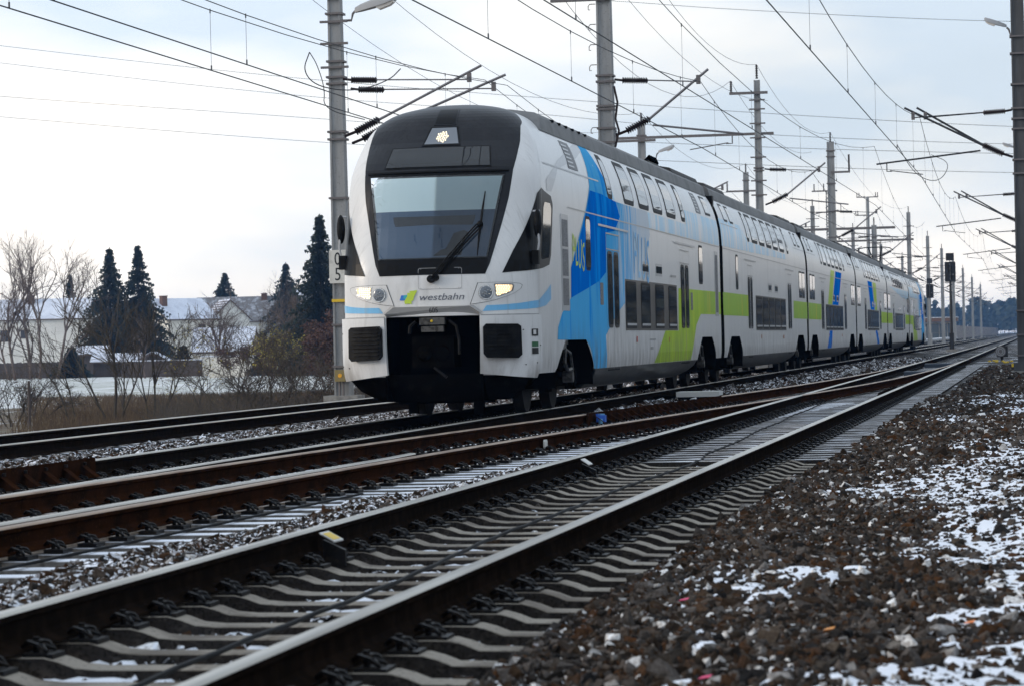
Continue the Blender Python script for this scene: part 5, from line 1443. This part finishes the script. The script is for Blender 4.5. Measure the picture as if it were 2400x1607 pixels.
# forests: far wood that reads as one mass, and the belt along the right side of the line (mirrored in the flank of the train)
def wood(name, label, pts, m, hmin, hmax, leaf, n, base, seed):
    rs = random.Random(seed); b = MB()
    for (x, y) in pts:
        h = rs.uniform(hmin, hmax); r = h * rs.uniform(.16, .26); con = rs.random() < .35
        b.cyl((x, y, base), (x, y, base + h * .6), .16, .08, 4, m=1, caps=False)
        for k in range(n):
            t = rs.random() ** .8; z = base + h * (.18 + .82 * t)
            rad = r * ((1 - t) * 1.15 + .06 if con else math.sqrt(max(0, 1 - (2 * t - .75) ** 2 * .62)))
            a = rs.uniform(0, 6.283); q = rad * math.sqrt(rs.random())
            c = Vector((x + q * math.cos(a), y + q * math.sin(a), z)); l = leaf * rs.uniform(.6, 1.4)
            u = Vector((rs.gauss(0, 1), rs.gauss(0, 1), rs.gauss(0, .6))).normalized(); v = u.orthogonal().normalized() * l; u = u * l
            b.poly([(c + u)[:], (c + v)[:], (c - u * .8)[:], (c - v)[:]])
    o = b.build(name, [m, MATS['bark']], fix=False); o['kind'] = 'stuff'; o['label'] = label
    return o
mat('bark', (.05, .038, .028), .9, var=(12, (.085, .07, .055), .4, .7))
M_forest = mat('forest_green', (.035, .048, .036), .9, var=(.25, (.05, .055, .035), .4, .7))
M_belt = mat('belt_foliage', (.050, .048, .035), .9, var=[(.12, (.09, .065, .035), .42, .66), (.3, (.03, .04, .028), .45, .7)])
rs = random.Random(8)
wood('distant_forest', 'blue hazed forest on the horizon behind the station', [(rs.uniform(-330, 30), 1500 + rs.uniform(0, 260)) for k in range(420)], M_forest, 12, 20, 1.5, 46, -1.0, 21)
wood('tree_belt', 'belt of bare and evergreen trees along the right side of the line', [(26 + rs.uniform(0, 16) + (y - 60) * .02, y + rs.uniform(-2, 2)) for y in np.concatenate([np.arange(-40, 700, 3.0), np.arange(700, 2200, 6.0)])], M_belt, 10.5, 14.5, 1.25, 110, -.9, 22)

# ================================================================== FIELD SIDE: houses, sheds, trees, shrubs, grass
M_plaster = mat('plaster_white', (.74, .72, .68), .9, var=[(.6, (.64, .62, .59), .4, .7), (6, (.56, .54, .50), .45, .7)])
M_plaster2 = mat('plaster_cream', (.74, .70, .63), .9, var=(.8, (.64, .60, .53), .4, .7))
M_roofsnow = mat('roof_snow', (.70, .73, .82), .85, var=(.7, (.58, .61, .70), .42, .66), bump=(4, .4))
M_tile = mat('roof_tile', (.10, .075, .07), .8, var=(3, (.14, .10, .09), .4, .7))
M_brick = mat('chimney_brick', (.13, .07, .05), .85)
M_frame = mat('window_frame', (.09, .06, .045), .6)
M_wpane = mat('house_glass', (.030, .032, .040), .12)
M_wood = mat('shed_wood', (.060, .045, .038), .85, var=(3, (.09, .07, .06), .4, .7, (6, 6, .4)))
def house(label, loc, rz, L, D, ez, rdz, wallm=None, roofm=None, wins=(), chim=None, ridge='x', name='house', cat='house', over=.35, tiles=0, pipe=False):
    """origin at the front left ground corner; ridge along local x or y"""
    t = thing(name, label, cat, loc, 'houses beyond the field' if cat == 'house' else None, rz)
    h = ez - FZ; r = rdz - FZ; b = MB()
    if ridge == 'x': pr = [(0, 0), (D, 0), (D, h), (D / 2, r), (0, h)]; b.prism(pr, lambda a, c, d: (d, a, c), 0, L)
    else: pr = [(0, 0), (L, 0), (L, h), (L / 2, r), (0, h)]; b.prism(pr, lambda a, c, d: (a, d, c), 0, D)
    b.build('wall', wallm or M_plaster, t)
    W_, Ln = (D, L) if ridge == 'x' else (L, D)
    sl = (r - h) / (W_ / 2)
    rf = None
    for s in (0, 1):
        b = MB()
        e = -over if s == 0 else W_ + over; z0 = h - over * sl + .06; pts = [(e, z0), (W_ / 2, r + .06), (W_ / 2, r + .26), (e, z0 + .20)]
        b.prism(pts, (lambda a, c, d: (d, a, c)) if ridge == 'x' else (lambda a, c, d: (a, d, c)), -over, Ln + over)
        o = b.build('roof', roofm or M_roofsnow, t); rf = rf or o
        for k in range(tiles):
            f = (k + 1) / (tiles + 1); a0 = e + (W_ / 2 - e) * f; zz = z0 + (r + .06 - z0) * f
            b = MB(); b.prism([(a0 - .07, zz + .16), (a0 + .07, zz + .18), (a0 + .07, zz + .30), (a0 - .07, zz + .28)], (lambda a, c, d: (d, a, c)) if ridge == 'x' else (lambda a, c, d: (a, d, c)), -over, Ln + over); b.build('tile_row', M_tile, o)
        b = MB(); b.prism([(e - .06 * (1 if s == 0 else -1), z0 - .03), (e, z0 - .03), (e, z0 + .15), (e - .06 * (1 if s == 0 else -1), z0 + .15)], (lambda a, c, d: (d, a, c)) if ridge == 'x' else (lambda a, c, d: (a, d, c)), -over, Ln + over); b.build('gutter', M_frame, o)
        for d0 in (-over - .05, Ln + over - .07):
            b = MB(); b.prism([(e, z0 - .12), (W_ / 2, r - .06), (W_ / 2, r + .20), (e, z0 + .14)], (lambda a, c, d: (d, a, c)) if ridge == 'x' else (lambda a, c, d: (a, d, c)), d0, d0 + .12); b.build('bargeboard', M_frame, o)
    if chim:
        cx, cy, ch_ = chim; b = MB(); b.box(cx - .45, cx + .45, cy - .35, cy + .35, h, r + ch_); b.box(cx - .52, cx + .52, cy - .42, cy + .42, r + ch_, r + ch_ + .12); b.build('chimney', M_brick, rf)
    for face, a, z, w, hh in wins:
        b = MB(); p = MB(); z -= FZ
        if face == 'f': b.box(a, a + w, -.05, .02, z, z + hh); p.box(a + .1, a + w - .1, -.065, -.051, z + .1, z + hh - .1)
        elif face == 'r': b.box(L - .02, L + .05, a, a + w, z, z + hh); p.box(L + .051, L + .065, a + .1, a + w - .1, z + .1, z + hh - .1)
        else: b.box(-.05, .02, a, a + w, z, z + hh); p.box(-.065, -.051, a + .1, a + w - .1, z + .1, z + hh - .1)
        wo = b.build('window', M_frame, t); p.build('pane', M_wpane, wo)
    if pipe:
        b = MB(); b.tube([(.15, -.25, h - .1), (.15, -.08, h - .6), (.15, -.08, 0)], .06, 6); b.build('downpipe', M_frame, t)
    return t
house('long white house with snowy roof behind the bare tree at the left edge', (-160, 434, FZ), 0, 23, 9, 6.2, 9.0, wins=[('f', 9.5, 3.0, 1.3, 1.7), ('f', 12.6, 3.4, 1.2, 1.3), ('f', 4, 3.2, 1.3, 1.6), ('r', 2, 3.4, 1.2, 1.5)], chim=(13.2, 3.5, .7))
house('white house with snowy roof and a brown chimney right of the two tall spruces', (-123.7, 430, FZ), math.radians(54), 9.2, 8.4, 5.65, 8.5, wins=[('f', 5.6, 3.0, 1.2, 1.9), ('f', 2.2, -.3, 1.4, 1.6), ('l', 5, 3.2, 1.2, 1.6)], chim=(1.4, 2.8, .5), pipe=True, wallm=M_plaster2)
house('gabled house with striped tile roof behind the white house', (-119.9, 440, FZ), math.radians(24), 5.6, 10, 5.6, 8.3, ridge='y', roofm=M_roofsnow, tiles=7, wins=[('f', .6, 2.9, 1.1, 1.8), ('f', 2.5, 3.5, 1.1, 1.1)])
house('house with long grey snowy roof behind the bare bushes', (-132, 476, FZ), math.radians(12), 19, 9, 5.6, 9.3, chim=(10.5, 4, .6), roofm=mat('roof_grey_snow', (.17, .165, .17), .85, var=(1.2, (.38, .40, .45), .48, .66)))
house('house with steep snowy roof left of the big spruce by the mast', (-124, 497, FZ), math.radians(10), 8.5, 9, 6.6, 10.6)
house('low outbuilding with broad snowy roof in front of the gabled house', (-91.2, 327, FZ), math.radians(8), 6.2, 6, .95, 3.3, wallm=M_plaster2, name='outbuilding', cat='outbuilding')
house('dark wooden shed with snowy roof below the two tall spruces', (-106.2, 338, FZ), math.radians(10), 5.0, 4, -.05, .75, wallm=M_wood, name='shed', cat='shed')
house('second dark shed with snowy gable roof right of the spruces', (-101.0, 338, FZ), math.radians(10), 3.4, 4, -.05, .85, wallm=M_wood, ridge='y', name='shed', cat='shed')
house('small hut with snowy roof between bare tree and spruces', (-112.5, 352, FZ), math.radians(6), 3.2, 3, .9, 1.7, wallm=M_wood, name='shed', cat='shed')
t = thing('garden_wall', 'low white garden wall with a snow cap before the outbuilding', 'wall', (-82.2, 300, FZ))
b = MB(); b.box(0, 3.7, 0, .3, 0, 2.1); b.build('wall', M_plaster2, t)
b = MB(); b.box(-.9, 4.6, -.1, 1.3, 2.1, 2.22); b.build('snow_cap', M_roofsnow, t)
t = thing('garden_wall', 'dark low garden wall with a line of snow beside the sheds', 'wall', (-98, 322, FZ))
b = MB(); b.box(0, 9, 0, .3, 0, 1.75); b.build('wall', M_wood, t); b = MB(); b.box(-.1, 9.1, -.1, .4, 1.75, 1.85); b.build('snow_cap', M_roofsnow, t)
# plank fence at the far left
t = thing('plank_fence', 'dark brown plank fence along the gardens at the left edge', 'fence', (-123, 340, FZ))
pb = MB(); pb.box(0, .19, -.02, .02, 0, 1.85); pme = pb.mesh('plank', M_wood)
for k in range(75): obj('plank', pme, t, (k * .2, RN.uniform(-.02, .02), RN.uniform(-.05, .05)))
b = MB(); b.box(0, 15, .03, .08, .5, .6); b.box(0, 15, .03, .08, 1.4, 1.5); b.build('rail', M_wood, t)

# ---- conifers
M_spruce = mat('spruce_needles', (.024, .034, .022), .85, var=[(.5, (.040, .050, .028), .4, .7), (2.5, (.013, .020, .014), .45, .7)])
M_yew = mat('yew_needles', (.016, .024, .018), .85, var=(1, (.028, .036, .022), .4, .7))
def spruce(label, x, y, h, r, n=58, seed=1, group='spruces in the gardens', needle=None, dense=1.0, name='spruce_tree'):
    rs = random.Random(seed); t = thing(name, label, 'tree', (x, y, FZ), group)
    b = MB(); b.cyl((0, 0, 0), (0, 0, h * .97), r * .055, .02, 7); b.build('trunk', MATS['bark'], t)
    b = MB()
    tot = int(n * 15 * dense)
    lean = [rs.uniform(.8, 1.15) for _ in range(9)]
    for k in range(tot):
        f = 1 - math.sqrt(1 - rs.random() * .998) * 1.0 if rs.random() < .6 else rs.random()
        z = h * (.04 + .95 * f); a = rs.uniform(0, 6.283)
        rl = (r * (1 - f) ** .92 * (rs.uniform(.4, 1.0) if rs.random() < .75 else rs.uniform(.95, 1.22)) + .10) * lean[int(a / 6.2832 * 8.99)] * (1 + .12 * math.sin(f * 40))
        dr = Vector((math.cos(a), math.sin(a), 0)); sd_ = Vector((-dr.y, dr.x, 0))
        seg = max(2, int(rl / .40)); up = rs.uniform(.0, .35); q0 = 0 if rl < 1.5 else int(seg * .25)
        for q in range(q0, seg):
            u = (q + .4) / seg
            c = dr * (rl * u) + Vector((0, 0, z - rl * .40 * u * u + up * rl * u * .6)); w = (.26 + .24 * (1 - u)) * rs.uniform(.6, 1.3); l = .44 * rs.uniform(.7, 1.3)
            for s in (-1, 1):
                tip = c + sd_ * s * w + dr * l * .55 + Vector((0, 0, -rs.uniform(.05, .38)))
                b.poly([(c - dr * l * .5)[:], (c + dr * l * .6)[:], tip[:]])
            b.poly([(c - dr * l * .3)[:], (c + dr * l * .4)[:], (c + Vector((0, 0, -rs.uniform(.25, .7))) + dr * .1)[:]])
    for k in range(40):
        z = h * rs.uniform(.86, 1.0); a = rs.uniform(0, 6.283); l = .08 + (h - z) * .32; dr = Vector((math.cos(a), math.sin(a), .45)).normalized()
        b.poly([(0, 0, z), (dr * l + Vector((.05, .05, z)))[:], (dr * l * .6 + Vector((-.05, .04, z - .25)))[:]])
    b.build('crown', needle or M_spruce, t, fix=False)
    return t
spruce('tall dark spruce, left one of the two before the white house', -120.0, 390, 16.6, 6.4, seed=3, dense=1.35)
spruce('tall dark spruce, right one of the two before the white house', -116.4, 391, 16.9, 6.0, seed=4, dense=1.35)
spruce('broad conical spruce behind the roofs near the middle of the gardens', -139.2, 520, 16.3, 7.6, 60, 5, dense=1.6)
spruce('dark spruce behind the bare bushes right of the gardens', -118.4, 480, 16.6, 6.8, 56, 6, dense=1.5)
spruce('tall loose spruce next to the mast left of the train', -70.4, 300, 16.2, 5.4, 60, 7, dense=1.5)
spruce('small spruce behind the long white house', -151.2, 470, 15.4, 3.6, 40, 8)
spruce('low spruce tops behind the white house chimney', -141, 500, 10.8, 4.6, 34, 9)
spruce('dark upright yew among the bare bushes', -79.6, 312, 4.4, 1.3, 34, 10, None, M_yew, 1.6, 'yew_bush')
spruce('dark round evergreen bush beside the sheds', -107.8, 335, 3.6, 2.6, 22, 11, None, M_yew, 1.6, 'evergreen_bush')
spruce('dark evergreen bush with snow in front of the white house', -93.6, 331, 3.4, 2.2, 22, 12, None, M_yew, 1.6, 'evergreen_bush')

# ---- bare trees and shrubs
M_twig = mat('twig_brown', (.11, .078, .062), .9, var=(3, (.15, .11, .09), .4, .7))
M_twig2 = mat('shrub_bark', (.060, .048, .036), .9, var=[(6, (.10, .085, .05), .45, .7), (3, (.045, .034, .028), .4, .65)])
M_redleaf = mat('russet_leaf', (.095, .040, .025), .85, var=(2, (.06, .032, .022), .4, .7))
M_yelleaf = mat('yellow_leaf', (.36, .27, .03), .8, var=(5, (.22, .22, .03), .4, .7))
def grow(b, p, d, l, r, depth, rs, spread, nchild, leafs=None, gnarl=.25, rmin=.004):
    n = 4; pts = [p]; dd = d.copy(); q = p.copy()
    for k in range(n):
        dd = (dd + Vector((rs.gauss(0, gnarl), rs.gauss(0, gnarl), rs.gauss(0, gnarl * .6) + .06)) * .45).normalized(); q = q + dd * (l / n); pts.append(q.copy())
    r1 = max(r * .62, rmin)
    b.tube(pts, [r + (r1 - r) * k / n for k in range(n + 1)], 3 if r < .03 else 5, caps=False)
    if leafs is not None and depth <= 1:
        for k in range(leafs[1]):
            c = pts[rs.randint(1, n)] + Vector((rs.gauss(0, .12), rs.gauss(0, .12), rs.gauss(0, .12))); leafs[0].append(c)
    if depth == 0: return
    for k in range(nchild):
        f = rs.uniform(.35, 1.0) if k else 1.0; i = min(int(f * n), n - 1); c = pts[i].lerp(pts[i + 1], f * n - i) if f < 1 else pts[-1]
        side = Vector((rs.gauss(0, 1), rs.gauss(0, 1), rs.gauss(0, .5))); side = (side - dd * side.dot(dd)).normalized()
        nd_ = (dd + side * spread * rs.uniform(.5, 1.25)).normalized()
        grow(b, c, nd_, l * rs.uniform(.58, .82), max(r * (.55 if k else .62), rmin), depth - 1, rs, spread, nchild, leafs, gnarl, rmin)
def bare(label, x, y, z, stems, depth, nchild, spread, seed, name='bare_tree', cat='tree', group=None, m=None, leaf=None, rmin=.006, gnarl=.22):
    """stems: (dx, dy, lean_x, lean_y, length, radius)"""
    rs = random.Random(seed); t = thing(name, label, cat, (x, y, z), group)
    tb = MB(); cb = MB(); L = []
    for dx, dy, lx, ly, ln, r in stems:
        p = Vector((dx, dy, -.1)); d = Vector((lx, ly, 1)).normalized(); pts = [p]; q = p.copy()
        for k in range(4): d = (d + Vector((rs.gauss(0, .06), rs.gauss(0, .06), .04))).normalized(); q = q + d * ln / 4; pts.append(q.copy())
        tb.tube(pts, [r, r * .9, r * .8, r * .7, r * .6], 6)
        for k in range(nchild + 2):
            i = rs.randint(1, 4) if k > 1 else 4; s = Vector((rs.gauss(0, 1), rs.gauss(0, 1), .15)).normalized()
            grow(cb, pts[i], (d + s * spread * rs.uniform(.4, 1.1)).normalized(), ln * rs.uniform(.5, .75), r * .5, depth, rs, spread, nchild, (L, leaf[1]) if leaf else None, gnarl, rmin)
    tb.build('trunk', m or M_twig, t); cb.build('branches', m or M_twig, t, fix=False)
    if leaf:
        lb = MB(); s = leaf[2]
        for c in L:
            u = Vector((rs.gauss(0, 1), rs.gauss(0, 1), rs.gauss(0, 1))).normalized() * s; v = u.orthogonal().normalized() * s * .7
            lb.poly([(c - u)[:], (c + v)[:], (c + u)[:], (c - v)[:]])
        lb.build('leaves', leaf[0], t, fix=False)
    return t
GT = 'bare trees in the gardens'
bare('large many stemmed bare tree in front of the long white house', -110.2, 330, FZ, [(-2.6, 0, -.16, 0, 5.2, .22), (-.9, .4, -.05, .05, 6.0, .24), (.4, -.3, .04, 0, 6.6, .20), (2.2, .3, .16, 0, 5.4, .22), (-3.4, .2, -.32, 0, 4.0, .16)], 4, 3, .55, 31, group=GT, rmin=.008)
bare('rounded bare tree before the outbuilding roof', -82.6, 305, FZ, [(0, 0, .06, 0, 3.6, .18), (.4, .2, -.2, 0, 3.0, .12), (-.3, .1, .25, .1, 2.8, .12)], 4, 3, .62, 32, group=GT, rmin=.009)
bare('dense bare tree left of the big spruce by the mast', -76.5, 315, FZ, [(0, 0, .0, 0, 3.8, .16), (.8, .2, .2, 0, 3.2, .12), (-.8, .1, -.2, .1, 3.2, .12)], 4, 3, .6, 33, group=GT, rmin=.009)
bare('small bare fruit tree in front of the white house', -91.8, 310, FZ, [(0, 0, 0, 0, 2.4, .12)], 4, 3, .6, 34, group=GT, rmin=.009)
bare('faint bare tree behind the houses', -132, 540, FZ, [(0, 0, 0, 0, 6, .2), (1, 0, .1, 0, 5.5, .16)], 4, 3, .6, 35, group=GT, rmin=.02)
bare('russet leaved bush beside the mast left of the train', -49.6, 215, FZ, [(-.8, 0, -.25, 0, 1.5, .07), (0, 0, 0, 0, 1.8, .07), (1.0, 0, .2, 0, 1.6, .07), (1.8, .3, .25, 0, 1.3, .06)], 3, 4, .8, 36, 'russet_bush', 'bush', None, M_twig, (M_redleaf, 5, .10), .010)
bare('darker russet bush right behind the mast beside the train', -52.5, 235, FZ, [(-1.2, 0, -.25, 0, 2.2, .08), (0, 0, 0, 0, 2.4, .08), (1.4, 0, .2, 0, 2.3, .08)], 3, 4, .8, 37, 'russet_bush', 'bush', None, M_twig, (M_redleaf, 5, .12), .010)
bare('bush with a few yellow leaves between the bare trees and the mast', -59.5, 240, FZ, [(-.8, 0, -.3, 0, 1.6, .07), (.4, 0, .1, 0, 1.9, .07), (1.4, .2, .3, 0, 1.5, .06)], 3, 4, .8, 38, 'leafy_bush', 'bush', None, M_twig, (M_yelleaf, 1, .09), .010)
bare('dark thorny bush at the foot of the outbuilding', -73, 280, FZ, [(-1.5, 0, -.3, 0, 1.4, .07), (.0, 0, .1, 0, 1.7, .07), (1.4, .2, .3, 0, 1.5, .06)], 3, 4, .8, 39, 'bare_bush', 'bush', None, M_twig, (M_redleaf, 2, .08), .012)
# shrubs along the line
GS = 'bare shrubs along the embankment'
bare('tallest bare shrub by the track with a mossy trunk and upright shoots', -35.3, 115, FZ, [(0, 0, .02, 0, 2.5, .08), (-.25, .2, -.6, 0, 2.3, .05), (.1, -.1, .45, 0, 2.2, .05), (.3, .1, .15, 0, 2.0, .045)], 3, 3, .62, 41, 'bare_shrub', 'shrub', GS, M_twig2, None, .008, .26)
bare('forked bare shrub right beside the tallest one', -33.9, 115.6, FZ, [(0, 0, .05, 0, 2.0, .06), (.2, 0, .5, 0, 2.0, .045), (-.2, .1, -.15, 0, 1.8, .045)], 3, 3, .62, 42, 'bare_shrub', 'shrub', GS, M_twig2, None, .008, .26)
bare('low spreading bare shrub left of the tallest one', -37.4, 116, FZ, [(0, 0, -.5, 0, 1.8, .045), (.2, 0, -.2, 0, 1.9, .045)], 4, 2, .8, 43, 'bare_shrub', 'shrub', GS, M_twig2, None, .007, .30)
bare('leaning bare shrub with sparse yellow leaves before the sheds', -31.2, 112, FZ, [(0, 0, .2, 0, 1.5, .045), (.3, 0, -.3, 0, 1.3, .04)], 4, 2, .8, 44, 'bare_shrub', 'shrub', GS, M_twig2, (M_yelleaf, 1, .035), .006, .30)
slabs = [(-27.6, 104, 45, 'fan shaped bare shrub before the white house', 1.7), (-26.3, 104, 46, 'fan shaped bare shrub before the garden wall', 1.9), (-24.4, 100, 47, 'thin bare shrub before the outbuilding', 1.3), (-23.4, 103, 48, 'thin bare shrub left of the russet bush', 1.2), (-22.2, 99, 49, 'low arching shrub below the russet bush', 1.0), (-20.9, 97, 50, 'low arching shrub nearest to the mast', .9), (-40.6, 121, 51, 'thin bare shrub at the left edge', 1.1), (-30.0, 118, 52, 'tangled bare shrub between the tallest and the fan shaped one', 1.2), (-38.5, 112, 53, 'low twiggy shrub below the plank fence', .9), (-28.9, 110, 54, 'small twiggy shrub left of the fan shaped ones', .9)]
for x, y, sd__, lab, ln in slabs:
    bare(lab, x, y, FZ, [(0, 0, .05, 0, ln, .04), (.15, 0, .6, 0, ln * .9, .035), (-.15, .1, -.6, 0, ln * .9, .035), (.3, .1, .9, .1, ln * .8, .03)], 3, 3, .8, sd__, 'bare_shrub', 'shrub', GS, M_twig2, (M_redleaf, 1, .022) if sd__ % 2 else None, .006, .32)
t = thing('fence_post', 'dark wooden post standing in the dead grass at the left', 'post', (-36.4, 108, FZ)); b = MB(); b.cyl((0, 0, 0), (0, 0, 1.75), .06, .055, 7); b.sphere((0, 0, 1.75), .055, 7, 4); b.build('shaft', M_wood, t)
# low bramble thicket and dead grass: nobody could count the stems
rs = random.Random(61); b = MB()
for k in range(34000):
    y = 84 + 100 * rs.random() ** 1.2; xx = rs.uniform(-2420, -1640) / 7200 * y + rs.gauss(0, .6)
    if xx > -19.5: continue
    z = FZ if xx < -21.5 else FZ + (xx + 21.5) * .2
    h = rs.uniform(.12, .48) * (1.1 if y < 130 else .8); w = rs.uniform(.010, .022); lx = rs.gauss(0, .22); ly = rs.gauss(0, .2)
    b.poly([(xx - w, y, z), (xx + w, y, z), (xx + lx * h, y + ly * h, z + h)], 0 if rs.random() < .75 else 1)
o = b.build('dead_grass', [mat('grass_straw', (.125, .088, .048), .9, var=(.6, (.075, .050, .030), .4, .65)), mat('grass_brown', (.060, .036, .026), .9)], fix=False); o['kind'] = 'stuff'; o['label'] = 'tall brown dead grass along the embankment'
b = MB()
for k in range(2600):
    y = 88 + 36 * rs.random(); xx = rs.uniform(-2100, -1640) / 7200 * y
    if xx > -20: continue
    p = Vector((xx, y, FZ)); d = Vector((rs.gauss(0, .5), rs.gauss(0, .4), 1)).normalized(); l = rs.uniform(.5, 1.5); pts = [p]
    for j in range(4): d = (d + Vector((rs.gauss(0, .2), rs.gauss(0, .2), -.12))).normalized(); p = p + d * l / 4; pts.append(p.copy())
    b.tube(pts, [.012, .010, .008, .006, .004], 3, caps=False)
o = b.build('bramble_thicket', M_twig2, fix=False); o['kind'] = 'stuff'; o['label'] = 'tangle of thin brambles below the shrubs'
rs = random.Random(9)
wood('distant_trees', 'faint line of trees far behind the houses', [(rs.uniform(-330, -150), 800 + rs.uniform(0, 120)) for k in range(120)], M_forest, 7, 13, 1.2, 30, FZ, 23)
# haze: one closed box round everything
b = MB(); b.box(-2700, 1600, -150, 5300, -1.7 - 1.2, 31.5)
hz = bpy.data.materials.new('haze_air'); hz.use_nodes = True; N = NT(hz); N.n.clear()
o_ = N.new('ShaderNodeOutputMaterial'); pv = N.new('ShaderNodeVolumePrincipled'); pv.inputs['Color'].default_value = (.26, .52, 1.0, 1); pv.inputs['Density'].default_value = .00016; pv.inputs['Anisotropy'].default_value = .2
N.l(pv.outputs[0], o_.inputs['Volume'])
o = b.build('haze', hz); o['kind'] = 'stuff'; o['label'] = 'thin blue haze filling the air over the scene'
